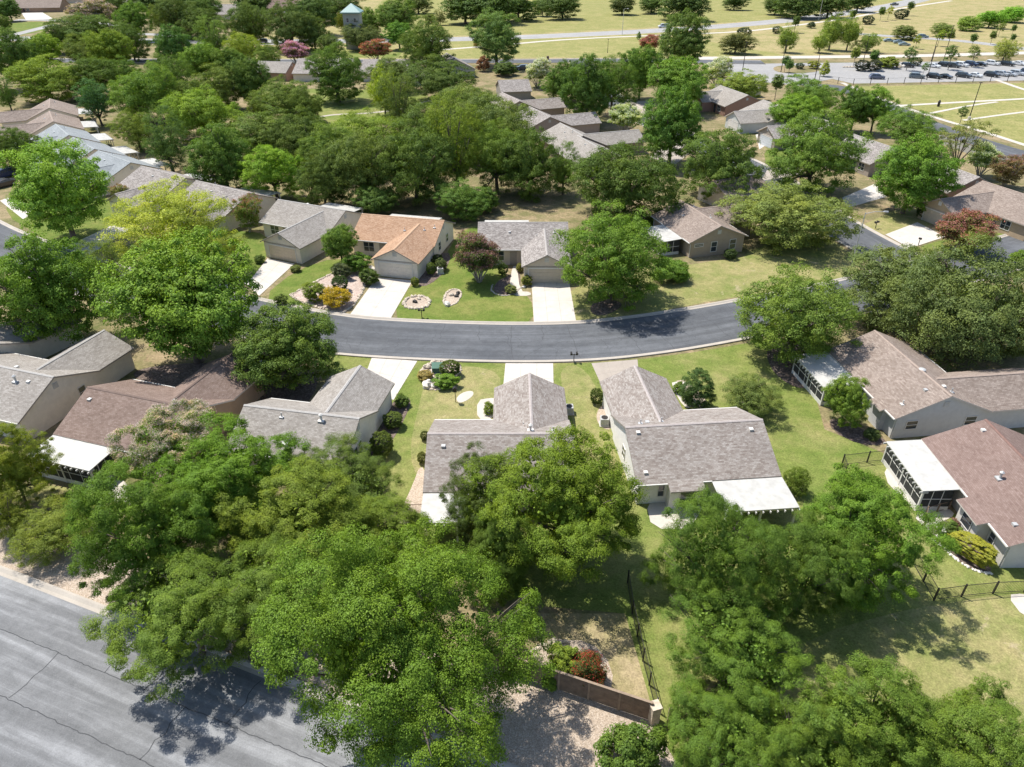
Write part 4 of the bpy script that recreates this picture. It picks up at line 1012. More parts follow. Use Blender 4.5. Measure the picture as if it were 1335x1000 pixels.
('elm1', 218,190, 32,32, (.062,.105,.045), 'bluish green tree behind the blue grey roofs', FW),
('elm0', 178,170, 30,24, (.085,.12,.032), 'olive tree beside the blue grey roofs', FW),
('oak1', 262,148, 48,30, (.10,.155,.032), 'light olive tree in the wood above the stepped row', FW),
('oak2', 186,122, 44,34, (.075,.125,.034), 'fresh green oak in the wood beside the juniper', FW),
('jun0', 124,132, 26,26, (.042,.09,.050), 'round bluish juniper at the end of the stepped row', FW),
('elm0', 222,100, 30,28, (.066,.11,.036), 'green tree in the densest part of the wood', FW),
('oak0', 284,116, 34,24, (.085,.12,.042), 'olive grey oak at the clearing edge', FW),
('map1', 325,105, 28,30, (.06,.098,.034), 'dark tree on the clearing opposite the olive grey oak', FW),
('oak1', 400,140, 20,18, (.062,.09,.03), 'small dark oak at the meadow corner', FW),
('young1', 457,152, 6,10, (.13,.16,.07), 'spindly pale young tree on the meadow', FW),
('oak0', 600,262, 36,22, (.07,.125,.038), 'low bright tree between two houses of the street', FW),
('bush1', 635,262, 14,13, (.09,.16,.035), 'bright bush beside the low tree between two houses', FW),
('elm1', 735,225, 24,40, (.062,.105,.03), 'narrow dark tree beside the broad dark oak', FW),
('oak1', 560,170, 40,36, (.07,.105,.04), 'olive grey oak near the head of the wood path', FW),
('oak2', 608,135, 40,26, (.075,.105,.046), 'grey live oak below the far grey gable', FW),
('oak0', 430,200, 40,30, (.07,.11,.034), 'mid green oak above the wood edge', FW),
# --- upper neighbourhood left
('map0', 18,75, 30,34, (.058,.10,.032), 'dark tall tree near the bright far lawn', FU),
('map1', 55,66, 26,22, (.10,.155,.032), 'yellow green tree beside the dark tall one', FU),
('oak0', 60,105, 44,24, (.115,.165,.038), 'light green wide oak above the tan brown roofs', FU),
('oak1', 118,100, 36,24, (.062,.10,.030), 'dark wide oak above the tan brown roofs', FU),
('oak2', 112,68, 26,20, (.075,.105,.036), 'olive tree with thin trunk by the dirt lane', FU),
('map1', 145,65, 30,26, (.092,.135,.030), 'olive bright tree along the dirt lane', FU),
('oak0', 170,56, 22,20, (.055,.09,.03), 'dark tree after the olive bright one along the lane', FU),
('oak1', 115,42, 44,17, (.062,.098,.036), 'long dark oak row in front of the pale pink crape', FU),
('oak2', 82,48, 20,18, (.06,.095,.035), 'dark tree at the end of the bright lawn', FU),
('crape1', 122,20, 30,17, (.11,.12,.08), 'large pale pink crape myrtle in front of the far houses', FU, (.42,.33,.33)),
('map1', 172,26, 22,22, (.068,.12,.03), 'rounded green tree beside the pale pink crape', FU),
('elm0', 207,24, 16,20, (.08,.11,.04), 'light trunked tree beside the dirt lane', FU),
('oak0', 232,22, 28,22, (.06,.09,.036), 'dark tree of the far row by the lane', FU),
('oak1', 262,30, 26,18, (.062,.095,.036), 'broad dark tree of the far row, next the live oak', FU),
('map1', 268,12, 22,16, (.055,.095,.034), 'dark tree behind the broad far row', FU),
('oak2', 324,32, 30,26, (.066,.10,.040), 'spreading live oak with forked trunk by the lane', FU),
('map0', 225,62, 26,26, (.050,.10,.038), 'deep green full tree in the upper wood', FU),
('map1', 262,80, 28,24, (.085,.145,.034), 'bright tree in the upper wood', FU),
('elm0', 316,64, 24,20, (.125,.165,.038), 'yellow green round tree by the lane bend', FU),
('elm1', 278,54, 24,20, (.075,.12,.042), 'grey green tree behind the bright upper wood tree', FU),
('oak0', 348,76, 18,14, (.085,.125,.04), 'low green tree near the brick gabled house', FU),
('elm1', 8,124, 16,20, (.06,.11,.032), 'dark tree at the edge beside the pale lane', FU),
('oak1', 18,195, 32,26, (.062,.10,.03), 'dark tree at the picture edge before the blue grey roofs', FU),
('map2', 38,205, 22,14, (.10,.15,.045), 'pale green tree just above the big light green tree', FU),
('crape0', 156,252, 14,12, (.10,.12,.05), 'small brownish crape between the light green tree and a gable', FU, (.3,.17,.13)),
('map0', 10,10, 16,14, (.055,.10,.034), 'dark tree at the top corner', FU),
('oak2', 4,30, 10,14, (.065,.10,.036), 'dark tree cut by the edge on the bright lawn', FU),
('oak0', 150,5, 28,10, (.058,.09,.034), 'dark trees edge behind the pale pink crape', FU),
('map1', 300,84, 24,22, (.07,.115,.034), 'green tree where the wood meets the lane', FU),
('oak1', 238,128, 30,22, (.07,.105,.034), 'olive oak deep in the wood', FU),
('oak2', 160,95, 22,18, (.06,.105,.03), 'green tree behind the dark wide oak', FU),
('crape1', 386,69, 20,13, (.12,.10,.08), 'purple pink crape myrtle over the small brick gable', FU, (.55,.28,.48)),
('crape1', 491,66, 21,13, (.11,.11,.05), 'brick red crape myrtle behind the long low roof', FU, (.42,.15,.12)),
('oak0', 378,36, 32,26, (.062,.092,.04), 'grey green oak with leaning trunk beside the lane', FU),
('oak1', 408,42, 22,20, (.066,.096,.042), 'grey oak touching the leaning one by the lane', FU),
('map1', 405,18, 30,22, (.048,.082,.034), 'dark tree before the stone tower', FU),
('elm0', 446,28, 10,13, (.085,.10,.026), 'small dense olive tree at the foot of the tower', FU),
('oak1', 430,58, 16,12, (.06,.088,.036), 'round dark oak beside the purple pink crape', FU),
('map0', 480,28, 18,16, (.085,.135,.04), 'light green tree beside the stone tower', FU),
('map1', 516,22, 28,22, (.065,.105,.034), 'dark broad tree beside the light one near the tower', FU),
('oak2', 472,46, 26,16, (.072,.095,.048), 'grey tree in front of the light green tower tree', FU),
('map2', 520,46, 20,14, (.06,.125,.030), 'bright small tree with clear trunk above the red crape', FU),
('oak0', 556,64, 34,30, (.068,.105,.034), 'tall dark oak next to the far grey gable', FU),
('oak1', 434,6, 40,12, (.05,.08,.034), 'dark far tree mass behind the tower', FU),
('map2', 647,50, 36,28, (.070,.115,.050), 'grey green tree on two trunks by the back street', FU),
('cone0', 621,54, 5,8, (.20,.12,.09), 'rusty little tree beside the two trunk tree', FU),
('bush1', 630,84, 8,11, (.20,.11,.07), 'rusty shrub at the gable of the far grey house', FU),
('bush1', 658,90, 14,6, (.075,.12,.035), 'low green shrubs at the foot of the two trunk tree', FU),
# --- along the top
('far0', 606,8, 34,19, (.050,.082,.032), 'dark field edge tree nearest the lane', FF),
('far1', 643,5, 38,19, (.048,.08,.034), 'dark field edge tree in the thickest clump', FF),
('far2', 676,8, 26,16, (.052,.085,.034), 'dark field edge tree ending the thickest clump', FF),
('far1', 708,8, 14,11, (.05,.08,.032), 'tree with clear trunk on the far mound', FF),
('far1', 734,7, 26,14, (.05,.08,.032), 'wide tree shading the far mound', FF),
('far0', 812,6, 20,11, (.066,.085,.044), 'greyish tree alone at the far field edge', FF),
('far1', 850,5, 18,9, (.055,.09,.036), 'green tree at the far field edge', FF),
('far2', 895,5, 34,10, (.048,.078,.034), 'dark tree with long shadow on the far field', FF),
('far1', 958,2, 16,7, (.05,.08,.034), 'lone tree at the top centre of the field', FF),
('far0', 1012,6, 20,10, (.05,.08,.032), 'tree at the start of the shaded far row', FF),
('far2', 1042,5, 30,11, (.055,.088,.036), 'middle tree of the shaded far row', FF),
('far1', 1082,4, 28,10, (.05,.08,.034), 'tree ending the shaded far row near the road', FF),
('far0', 1120,1, 22,8, (.05,.082,.034), 'dark far tree where the road leaves the view', FF),
('far1', 545,4, 20,9, (.075,.10,.05), 'grey tree on the far lawn', FF),
('far2', 560,24, 9,6, (.085,.11,.045), 'small grey olive tree on the far field', FF),
('elm1', 574,24, 9,7, (.095,.11,.06), 'open small tree with pale trunk on the far field', FF),
('far0', 200,2, 30,8, (.05,.085,.034), 'dark tree at the top edge behind the far pale roof', FF),
('far1', 330,4, 30,9, (.048,.08,.034), 'dark tree mass at the top edge between two far roofs', FF),
('far2', 245,3, 26,8, (.055,.085,.034), 'dark tree at the top edge above the dark far row', FF),
('willow0', 1027,52, 16,14, (.115,.16,.055), 'willow like tree by the ditch nearest the sapling', FF),
('willow0', 1085,44, 18,18, (.12,.17,.055), 'tallest willow like tree of the ditch clump', FF),
('willow0', 1108,45, 16,18, (.13,.18,.055), 'light willow like tree of the ditch clump', FF),
('willow0', 1070,56, 14,11, (.125,.17,.06), 'small willow like tree of the ditch clump', FF),
('elm0', 1133,55, 15,11, (.10,.145,.05), 'round green tree beyond the ditch clump', FF),
('far1', 1230,38, 14,5, (.095,.13,.06), 'low scrub tree on the far slope near the parked car', FF),
('far2', 1262,30, 16,6, (.105,.16,.05), 'low green scrub tree on the far slope', FF),
('far1', 1292,24, 18,6, (.10,.20,.04), 'vivid green scrub tree on the far slope', FF),
('far2', 1322,18, 18,6, (.10,.20,.04), 'vivid green scrub tree at the far slope edge', FF),
('far2', 1180,42, 16,4, (.085,.11,.055), 'greyish scrub on the far slope by the road', FF),
('far1', 960,55, 22,4, (.085,.095,.055), 'grey scrub strip in the ditch by the concrete drive', FF),
]
for a in T_:
    tree(*a[:7], a[7], bl=a[8] if len(a) > 8 else None) if a[0] not in ('bush1',) else shrub(*a[:7], a[7])
for u, v, r, kind, c_, lb in [(1038,28,6,'young0',(.06,.09,.04),'young tree beside the far footpath with a dark crown'), (1112,19,5,'young0',(.05,.08,.04),'dense round young tree above the willow clump'),
    (1078,29,4,'young1',(.09,.13,.05),'pale sapling beside the far road'), (1150,15,5,'young0',(.07,.11,.04),'young tree on the road bend verge'), (1160,14,5,'young1',(.2,.22,.04),'yellow young tree on the road bend verge'),
    (1188,8,5,'young0',(.055,.09,.04),'dark young tree on the top footpath'), (1116,70,7,'young0',(.10,.13,.04),'yellowish round young tree at the concrete drive'),
    (1140,73,7,'young0',(.055,.10,.04),'dark round young tree at the concrete drive'), (1187,71,9,'young1',(.055,.095,.04),'wind swept dark young tree at the hedge'),
    (1242,70,9,'young1',(.06,.10,.045),'dark young tree in front of the parked car row'), (1272,69,8,'young1',(.09,.12,.05),'pale young tree in front of the parked car row'),
    (1196,52,5,'young1',(.12,.15,.04),'young tree next to the lone car'), (1226,46,6,'young1',(.12,.17,.04),'light green young tree beyond the lone car'),
    (1240,45,6,'young0',(.09,.12,.05),'grey green young tree beyond the lone car'), (1270,50,5,'young0',(.05,.09,.035),'dark young tree beside the park road'),
    (1295,46,5,'young0',(.075,.105,.045),'young tree where the park road bends'), (1305,36,5,'young1',(.09,.12,.05),'young tree high on the slope'),
    (1321,49,4,'young0',(.06,.10,.045),'round young tree near the park road edge'), (1322,37,4,'young0',(.05,.09,.04),'dark small tree higher on the slope edge'),
    (1312,65,16,'elm0',(.16,.19,.07),'pale yellowish spreading tree at the lot corner'), (1076,89,8,'cone0',(.16,.19,.045),'pointed yellow green tree at the iron fence'),
    (1025,80,6,'young0',(.055,.10,.05),'first young tree on the traffic island'), (1030,85,6,'young0',(.06,.105,.045),'front young tree on the traffic island'),
    (1206,87,5,'young1',(.07,.12,.045),'thin young tree at the lot edge between parked cars'), (1256,146,7,'young1',(.055,.09,.035),'leaning young tree beside the field lamp'),
    (833,46,4,'cone0',(.08,.13,.05),'tiny conifer on the far field')]:
    tree(kind, u, v, r, r * (1.2 if kind != 'elm0' else .8), c_, lb, FS)
# --- garden shrubs
S_ = [('bush0',410,381,13,11,(.15,.21,.035),'round lime green bush in the pink gravel bed'), ('flowerbush0',436,390,16,11,(.34,.27,.02),'golden yellow flowering bush in the pink gravel bed',(.6,.42,.02)),
 ('clip0',443,370,10,9,(.045,.08,.022),'dark green bush behind the golden flowers'), ('bush1',467,343,14,11,(.10,.19,.03),'bright broad leaved bush by the tan orange house front'),
 ('bush1',481,361,11,9,(.075,.12,.03),'green bush with small flowers beside the garage of the tan orange roof'), ('bush1',444,354,10,9,(.10,.13,.07),'grey green bush at the head of the pink gravel bed'),
 ('bush1',367,391,7,6,(.12,.17,.05),'small pale bush at the kerb by the gravel bed'), ('bush0',385,350,6,4,(.13,.17,.05),'small pale bush at the corner of the beige garage'),
 ('clip0',541,367,5,5,(.14,.18,.03),'little yellow green ball at the garage corner of the tan orange roof'), ('clip0',562,350,6,7,(.10,.15,.03),'bright bush along the shaded side wall'),
 ('bush1',575,345,7,7,(.085,.12,.045),'greyish bush along the shaded side wall'), ('bush1',568,338,7,5,(.06,.09,.03),'dark bush at the back of the shaded side wall'),
 ('bush1',687,366,6,6,(.16,.19,.05),'yellowish bush beside the white garage walk'), ('bush1',666,377,7,5,(.14,.17,.06),'pale yellow bush in the mulch crescent'),
 ('bush1',678,349,5,9,(.16,.17,.05),'tall yellowish plant at the front door of the grey house'), ('clip0',656,351,6,8,(.065,.11,.03),'dark green bush beside the front door'),
 ('spiky0',338,338,6,5,(.12,.18,.06),'spiky plant at the pale beige garage'), ('clip0',299,318,10,5,(.05,.08,.025),'dark bush on the lawn by the grey brown wall'),
 ('upright0',911,508,20,22,(.060,.11,.032),'dense pointed evergreen shrub by the weathered roof'), ('clip0',778,517,8,11,(.07,.105,.025),'clipped oval bush beside the weathered garage wing'),
 ('bush1',885,506,7,6,(.10,.16,.03),'low bright bush in the entry bed'), ('bush1',897,517,7,8,(.09,.14,.03),'second bright bush in the entry bed'),
 ('clip0',512,547,12,10,(.085,.125,.028),'clipped hedge bush, middle of three along the gable wall'), ('clip0',498,578,14,15,(.09,.13,.028),'largest clipped hedge bush of three along the gable wall'),
 ('bush1',524,523,9,7,(.085,.14,.03),'loose bush, nearest the driveway along the gable wall'), ('clip0',586,480,12,10,(.075,.11,.024),'round clipped bush by the green utility box'),
 ('bush1',580,497,13,7,(.13,.23,.035),'bright low bush in front of the clipped round bush'), ('bush0',554,489,9,6,(.26,.22,.09),'straw coloured grass clump in the rock bed'),
 ('clip0',553,568,5,8,(.085,.11,.03),'small clipped bush at the roof corner of the weathered house'), ('clip0',550,597,6,9,(.10,.12,.03),'small clipped bush beside the bare soil strip'),
 ('bush1',638,533,7,10,(.14,.20,.035),'yellow green bush in the corner of the garage wing'), ('spiky0',875,354,22,11,(.115,.21,.035),'wide spiky bright green clump by the white patio cover'),
 ('clip0',952,331,8,6,(.05,.085,.025),'dark clipped bush under the corner house window'), ('spiky0',1137,566,9,7,(.08,.12,.045),'spiky bush at the pale grey gable wall'),
  ('bush1',1238,692,12,11,(.10,.16,.04),'green bush behind the stone lantern'), ('bush1',1245,683,6,5,(.18,.12,.11),'pinkish flowering bush behind the stone lantern'),
 ('flowerbush0',768,876,20,26,(.09,.13,.03),'bush with dark red flower spikes by the board fence',(.40,.07,.045)), ('bush1',738,862,18,20,(.16,.23,.035),'lime green bush beside the red flower bush'),
 ('bush1',718,885,12,8,(.12,.21,.03),'low green plant at the foot of the board fence'), ('bush1',1330,338,12,9,(.11,.19,.03),'bright bush at the picture edge by the tan brown house'),
 ('clip0',1205,275,8,8,(.05,.08,.025),'dark bush under the bright full maple'), ('bush1',120,660,14,8,(.06,.09,.03),'dark low bush behind the yellow green verge bush'),
 ('bush1',96,655,14,8,(.065,.10,.03),'dark low bush in the dry yard strip'), ('bush1',1062,85,6,4,(.20,.23,.04),'lime bush at the parking lot'),
 ('bush1',1160,82,11,4,(.16,.21,.045),'lime hedge bush by the lot'), ('bush1',1150,81,8,4,(.15,.2,.045),'lime hedge bush nearer the grey hedge'),
 ('clip0',1124,85,9,3,(.06,.075,.055),'grey green hedge bush nearest the pointed tree'), ('clip0',1140,85,9,3,(.065,.08,.06),'grey green hedge bush in the middle of the lot hedge'),
 ('clip0',1043,86,5,3,(.05,.09,.05),'low dark shrub on the traffic island'), ('clip0',1194,80,7,4,(.06,.10,.035),'dark hedge bush by the dark parked car'),
 ('clip0',970,43,9,3,(.06,.085,.05),'long low grey shrub along the footpath'), ('clip0',1014,39,6,2.5,(.055,.085,.05),'low dark shrub beside the footpath bend'),
 ('clip0',1132,26,7,3,(.06,.085,.055),'low grey shrub along the rising footpath'), ('clip0',1175,18,8,3,(.055,.085,.05),'low grey shrub high on the rising footpath'),
 ('bush1',1058,33,5,3,(.06,.09,.05),'small dark shrub by the road verge')]
for s in S_: shrub(*s[:7], bl=s[7] if len(s) > 7 else None)

hd = shrub('clip0',1267,716,19,15,(.27,.29,.05),'long yellow green clipped hedge along the red brown house wall'); hd.name = 'hedge'; hd['category'] = 'hedge'
hd.rotation_euler = (0,0,R_(-62)); s_ = hd.scale.x; hd.scale = (s_*1.45, s_*.78, s_*.85)

# ------------------------------------------------------------------ cars
def car_proto(kind):
    L, Wd = {'suv': (4.8, 1.92), 'sedan': (4.7, 1.82), 'van': (5.6, 2.05), 'pickup': (5.8, 2.0)}[kind]
    prof = {'suv': [(0,.55),(.0,.95),(.04,1.02),(.24,1.1),(.36,1.62),(.5,1.7),(.88,1.68),(.97,1.15),(1,.95),(1,.5)],
            'sedan': [(0,.5),(0,.72),(.05,.84),(.27,.98),(.40,1.38),(.52,1.44),(.68,1.40),(.84,1.04),(.98,.98),(1,.8),(1,.45)],
            'van': [(0,.5),(0,.95),(.05,1.05),(.17,1.2),(.28,1.95),(.36,2.05),(.95,2.05),(.99,1.9),(1,.5)],
            'pickup': [(0,.6),(0,1.0),(.04,1.08),(.26,1.15),(.36,1.75),(.44,1.82),(.56,1.8),(.61,1.2),(.99,1.18),(1,.6)]}[kind]
    t = thing('parked_car', 'x', 'car')
    P = [(-L/2 + a*L, h) for a, h in prof]
    b = MB(); n = len(P); rows_ = []
    for y, ins in ((-1, 1), (-.9, 0), (.9, 0), (1, 1)):
        rows_.append([(x * (.985 if ins else 1), y*Wd/2*(1 - max(0, (z - 1.0)) * .22), z - (.04 if ins else 0) + (.25 - .25)) for x, z in P])
    # widen along the waist, narrow at the roof
    base = [[(x, y, z) for x, y, z in r] for r in rows_]
    for r in range(3):
        for k in range(n - 1):
            b.face([base[r][k], base[r+1][k], base[r+1][k+1], base[r][k+1]])
    for r, s in ((0, 1), (3, -1)):
        pl = base[r] + [(base[r][-1][0], base[r][-1][1], .28), (base[r][0][0], base[r][0][1], .28)]
        b.face(pl if s < 0 else pl[::-1])
    b.face([base[0][0], base[3][0], (base[3][0][0], base[3][0][1], .28), (base[0][0][0], base[0][0][1], .28)])
    b.face([base[3][-1], base[0][-1], (base[0][-1][0], base[0][-1][1], .28), (base[3][-1][0], base[3][-1][1], .28)])
    b.build('body', M['paint'], t)
    # glass: windscreen, rear, sides
    i0 = {'suv': 3, 'sedan': 3, 'van': 3, 'pickup': 3}[kind]
    g = MB(); a, c = P[i0], P[i0 + 1]
    def quad(a, c, wy, lift):
        d = Vector((c[0]-a[0], 0, c[1]-a[1])).normalized(); nr = Vector((d.z, 0, -d.x)); nr = nr if nr.z > 0 else -nr
        q = [Vector((a[0], -wy, a[1])), Vector((a[0], wy, a[1])), Vector((c[0], wy*.92, c[1])), Vector((c[0], -wy*.92, c[1]))]
        m_ = sum(q, Vector()) / 4
        g.face([m_ + (p - m_)*.88 + nr*lift for p in q])
    quad(a, c, Wd*.44, .015)
    e = {'suv': (6, 7), 'sedan': (6, 7), 'van': (6, 7), 'pickup': (6, 7)}[kind]; quad(P[e[1]], P[e[0]], Wd*.44, .015)
    zt = P[i0 + 1][1] - .1; zb = max(P[i0][1], 1.0) + .02 if kind != 'sedan' else .99
    x0 = P[i0][0] + .25; x1 = P[e[1]][0] - .25; xa = P[i0+1][0] + .05; xb = P[e[0]][0] - .08
    for s in (-1, 1):
        f = lambda z: s*(Wd/2*(1 - max(0, z - 1.0)*.22) + .012)
        for t0, t1 in ((0, .47), (.52, 1)):
            q = [(x0 + (x1-x0)*t0, f(zb), zb), (x0 + (x1-x0)*t1, f(zb), zb), (xa + (xb-xa)*t1, f(zt), zt), (xa + (xb-xa)*t0, f(zt), zt)]
            g.face(q if s < 0 else q[::-1])
    g.build('window', M['glass'], t)
    for sx in (-1, 1):
        for sy in (-1, 1):
            wv = MB(); x = sx*L*.31; y = sy*(Wd/2 - .1)
            wv.tube([(x, y - .11, .34), (x, y + .11, .34)], .34, 16)
            wo = wv.build('wheel', M['rubber'], t); hv = MB(); hv.tube([(x, y + sy*.1, .34), (x, y + sy*.12, .34)], .19, 12); hv.build('rim', M['galv'], wo)
    for sy in (-1, 1):
        h = MB(); h.box((-L/2 - .02, sy*Wd*.36 - .16, .66), (-L/2 + .1, sy*Wd*.36 + .16, .8)); h.build('headlight', M['white'], t)
    return t
PROTO = {}
def car(kind, u, v, deg, c_, label, group='cars in the parking lot', xy=None):
    if kind not in PROTO: o = PROTO[kind] = car_proto(kind)
    else: o = copy_tree(PROTO[kind])
    x, y = xy or G(u, v, .5); o.location = (x, y, .042); o.rotation_euler = (0, 0, R_(deg))
    o['label'] = label; o['group'] = group
    if kind in ('van', 'pickup'): o['category'] = {'van': 'van', 'pickup': 'truck'}[kind]
    for ch in o.children:
        if ch.name.startswith('body'): ch.color = col(c_)
    return o
BK, WH, SL, NV, GR_, DG = (.015,.016,.02), (.7,.7,.7), (.42,.44,.46), (.02,.035,.08), (.09,.10,.11), (.04,.045,.05)
PL = 'cars in the parking lot'
car('suv',1143,101,172,(.10,.11,.17),'lone dark blue grey car nearest the iron fence')
car('suv',1195,100,158,(.13,.15,.17),'grey car with windscreen toward the field, before the thin lot tree')
car('suv',1183,86,150,BK,'black car at the hedge end by the pale boulders')
for k, (u, v, c_, kd, lb) in enumerate([(1217,86,WH,'sedan','white car, first of the back row after the gap'),(1232,85,BK,'suv','black car beside the first white back row car'),(1243,86,DG,'suv','dark grey car, third of the back row'),
    (1253,85,WH,'suv','white car between dark cars in the back row'),(1266,84,NV,'suv','navy car with pale windscreen in the back row'),(1278,84,BK,'sedan','black car before the white pair end of the back row'),
    (1294,83,WH,'suv','white car in the back row below the pale yellowish tree'),(1313,84,BK,'suv','black car right of the pale yellowish tree in the back row'),(1328,83,WH,'sedan','white car ending the back row at the picture edge'),
    (1218,100,BK,'suv','black car, first of the front row pair'),(1232,100,BK,'sedan','second black car of the front row pair'),(1256,99,DG,'suv','dark car beside the lone white front row car'),
    (1271,98.5,WH,'sedan','white car in the front row'),(1293,98,BK,'suv','black car starting the last front row group'),(1305,97,SL,'suv','silver car in the last front row group'),
    (1316,97,SL,'sedan','second silver car in the last front row group'),(1326,96,SL,'suv','third silver car in the last front row group'),(1340,94,NV,'suv','navy car cut by the picture edge')]):
    car(kd, u, v, 125 + (k*37 % 5), c_, lb)
car('van',865,35,4,(.6,.6,.6),'white van driving on the far road','vehicles on the far roads')
car('pickup',1166,6,20,(.03,.03,.03),'dark pickup truck driving away at the top of the far road','vehicles on the far roads')
car('suv',1203,48,170,(.18,.25,.27),'greenish grey car on the park road by young trees','vehicles on the far roads')
car('suv',681,89,8,(.03,.035,.05),'dark car parked in tree shade on the back street','vehicles on the far roads')
car('suv',342,54,5,(.02,.02,.025),'black car on the lane under the spreading live oak','vehicles on the far roads')
car('suv',5,228,60,(.02,.04,.10),'dark blue car at the picture edge below the dark tree','vehicles on the far roads')
car('sedan',4,240,60,(.03,.025,.03),'dark car parked next to the dark blue one','vehicles on the far roads')
for u, v, lb in [(1159,53,'nearest pale blue car far across the field'),(1172,55,'pale blue car in the middle of the far three'),(1179,58,'pale teal car at the end of the far three')]:
    car('sedan', u, v, 170, (.25,.33,.38), lb, 'vehicles on the far roads')

# ------------------------------------------------------------------ street furniture
def mailbox(u, v, label, two=True, rz=0):
    x, y = G(u, v); t = thing('mailbox', label, 'mailbox', (x, y, 0), rz, 'mailboxes along the kerb'); t.scale = (.82, .82, .95)
    b = MB(); b.box((-.05,-.05,0), (.05,.05,1.15)); b.box((-.55 if two else -.1,-.04,.98), (.55 if two else .1,.04,1.06)); b.build('post', M['darkmetal'], t)
    for s in ((-.38, .38) if two else (0,)):
        b = MB(); b.prism([(s-.13,-.27,1.06), (s+.13,-.27,1.06), (s+.13,-.27,1.24), (s+.08,-.27,1.33), (s-.08,-.27,1.33), (s-.13,-.27,1.24)], (0,.54,0)); bx_ = b.build('box', M['darkmetal'], t)
        f = MB(); f.box((s+.135,-.1,1.2), (s+.15,-.02,1.38)); f.build('flag', M['trim'], bx_)
mailbox(748,472,'black double mailbox on the lower kerb between two driveways'); mailbox(550,414,'black double mailbox on the green lawn by the stone ring')
mailbox(1141,298,'dark mailbox on the dry lawn of the side street',True,.6); mailbox(1197,320,'dark mailbox at the driveway mouth near the red crape myrtle',False,.6)
def lamp(u, v, h, label, arm=1.9, mat='galv', rz=0, name='street_lamp', r=.09, group=None):
    x, y = G(u, v); t = thing(name, label, 'lamp', (x, y, 0), rz, group)
    b = MB(); b.tube([(0,0,0), (0,0,.5), (0,0,h)], [r*1.5, r, r*.62], 10); b.build('pole', M[mat], t)
    if arm:
        a = MB(); a.tube([(0,0,h-.15), (arm*.5,0,h+.12), (arm,0,h+.08)], [.045,.04,.035], 8); ao = a.build('arm', M[mat], t)
        hd = MB(); hd.tube([(arm-.1,0,h+.08), (arm+.2,0,h+.1), (arm+.65,0,h+.04), (arm+.75,0,h)], [.06,.13,.15,.05], 10); hd.build('lamp_head', M['galv'], ao)
    else:
        hd = MB(); hd.box((-.35,-.16,h), (.35,.16,h+.14)); hd.tube([(0,0,h-.2),(0,0,h+.02)], .07, 8); hd.build('lamp_head', M[mat], t)
    return t
lamp(1111,342,7.6,'tall pale street lamp with a thin arm at the street junction',2.6,rz=.05)
GL = 'tall lamps around the parking lot'
for u, v, h, lb, kw in [(968,92,9,'dark lamp pole beside the concrete drive behind the olive tree',dict(arm=0)), (1018,94,10,'dark lamp pole standing on the traffic island',dict(arm=0)),
    (1263,156,9,'slanting looking dark lamp pole with white foot on the trail field',dict(arm=0)), (1230,79,12,'dark lamp pole behind the back row of parked cars',dict(arm=0)), (1208,104,10,'dark lamp pole at the fence before the front row',dict(arm=0)),
    (1062,104,8,'dark lamp pole at the fence near the pointed tree',dict(arm=0)), (1125,82,9,'dark lamp pole rising from the grey hedge',dict(arm=0)), (1214,80,9,'dark lamp pole at the back row start',dict(arm=0)),
    (811,45,11,'pale tall road lamp on the far road verge',dict(arm=1.5)), (1067,27,12,'pale thin road lamp near the far tree row',dict(arm=1.5))]:
    lamp(u, v, h, lb, mat='galv' if 'pale' in lb else 'darkmetal', r=.13, group=GL, **kw)
lamp(792,69,5,'dark post lamp on the mown field by the back street',0,'darkmetal',r=.1)
x, y = G(1263,156.5); b = MB(); b.tube([(x,y,0),(x,y,.8)], .4, 12); struct_ = tag(b.build('lamp_footing', M['concrete']), 'white concrete footing of the trail field lamp', 'footing')
x, y = G(1223,139); t = thing('litter_bin', 'dark waste bin post beside the white trail', 'bin', (x, y, 0))
b = MB(); b.tube([(0,0,0),(0,0,1.2)], .34, 12); b.build('body', M['darkmetal'], t); b = MB(); b.tube([(0,0,1.2),(0,0,1.35),(0,0,1.8)], [.4,.36,.1], 12); b.build('lid', M['darkmetal'], t)
x, y = G(714,80); t = thing('post_box', 'dark brown box on the far kerb of the back street', 'box', (x, y, 0))
b = MB(); b.box((-.5,-.4,.3),(.5,.4,1.7)); b.prism([(-.55,-.45,1.7),(.55,-.45,1.7),(0,-.45,1.95)],(0,.9,0)); b.build('body', M['wood'], t)
b = MB(); b.box((-.4,-.3,0),(.4,.3,.3)); b.build('base', M['concrete'], t)
# iron fence round the parking lot, one thing with posts as parts
def rail_fence(name, label, pts, hgt, step, mat, mesh=True, world=False, cat='fence', post=.045, group='metal fences', pick=.12):
    P = pts if world else W(pts); t = thing(name, label, cat, (P[0][0], P[0][1], 0), 0, group); o = Vector((P[0][0], P[0][1], 0))
    r = MB(); posts = []; pk = MB()
    for a, b_ in zip(P, P[1:]):
        a, b_ = Vector((*a, 0)) - o, Vector((*b_, 0)) - o; L_ = (b_ - a).length; n = max(1, round(L_/step))
        for z in (.12, hgt - .04): r.bar(a + Vector((0,0,z)), b_ + Vector((0,0,z)), .035, .035)
        for k in range(n): posts.append(a.lerp(b_, k/n))
        if mesh:
            m = int(L_/pick)
            for k in range(1, m):
                p = a.lerp(b_, k/m); pk.bar(p + Vector((0,0,.13)), p + Vector((0,0,hgt - .05)), .012, .012)
    posts.append(Vector((*P[-1], 0)) - o)
    r.build('rail', M[mat], t)
    if mesh: pk.build('mesh_panel', M[mat], t)
    for p in posts:
        q = MB(); q.box((p.x - post, p.y - post, 0), (p.x + post, p.y + post, hgt + .08)); q.build('post', M[mat], t)
rail_fence('iron_fence','long thin dark iron fence between the parking lot and the field',[(1020,108),(1052,106),(1068,104),(1092,109),(1112,111),(1200,109),(1335,106),(1420,104)],1.9,6.5,'darkmetal',False,post=.07)
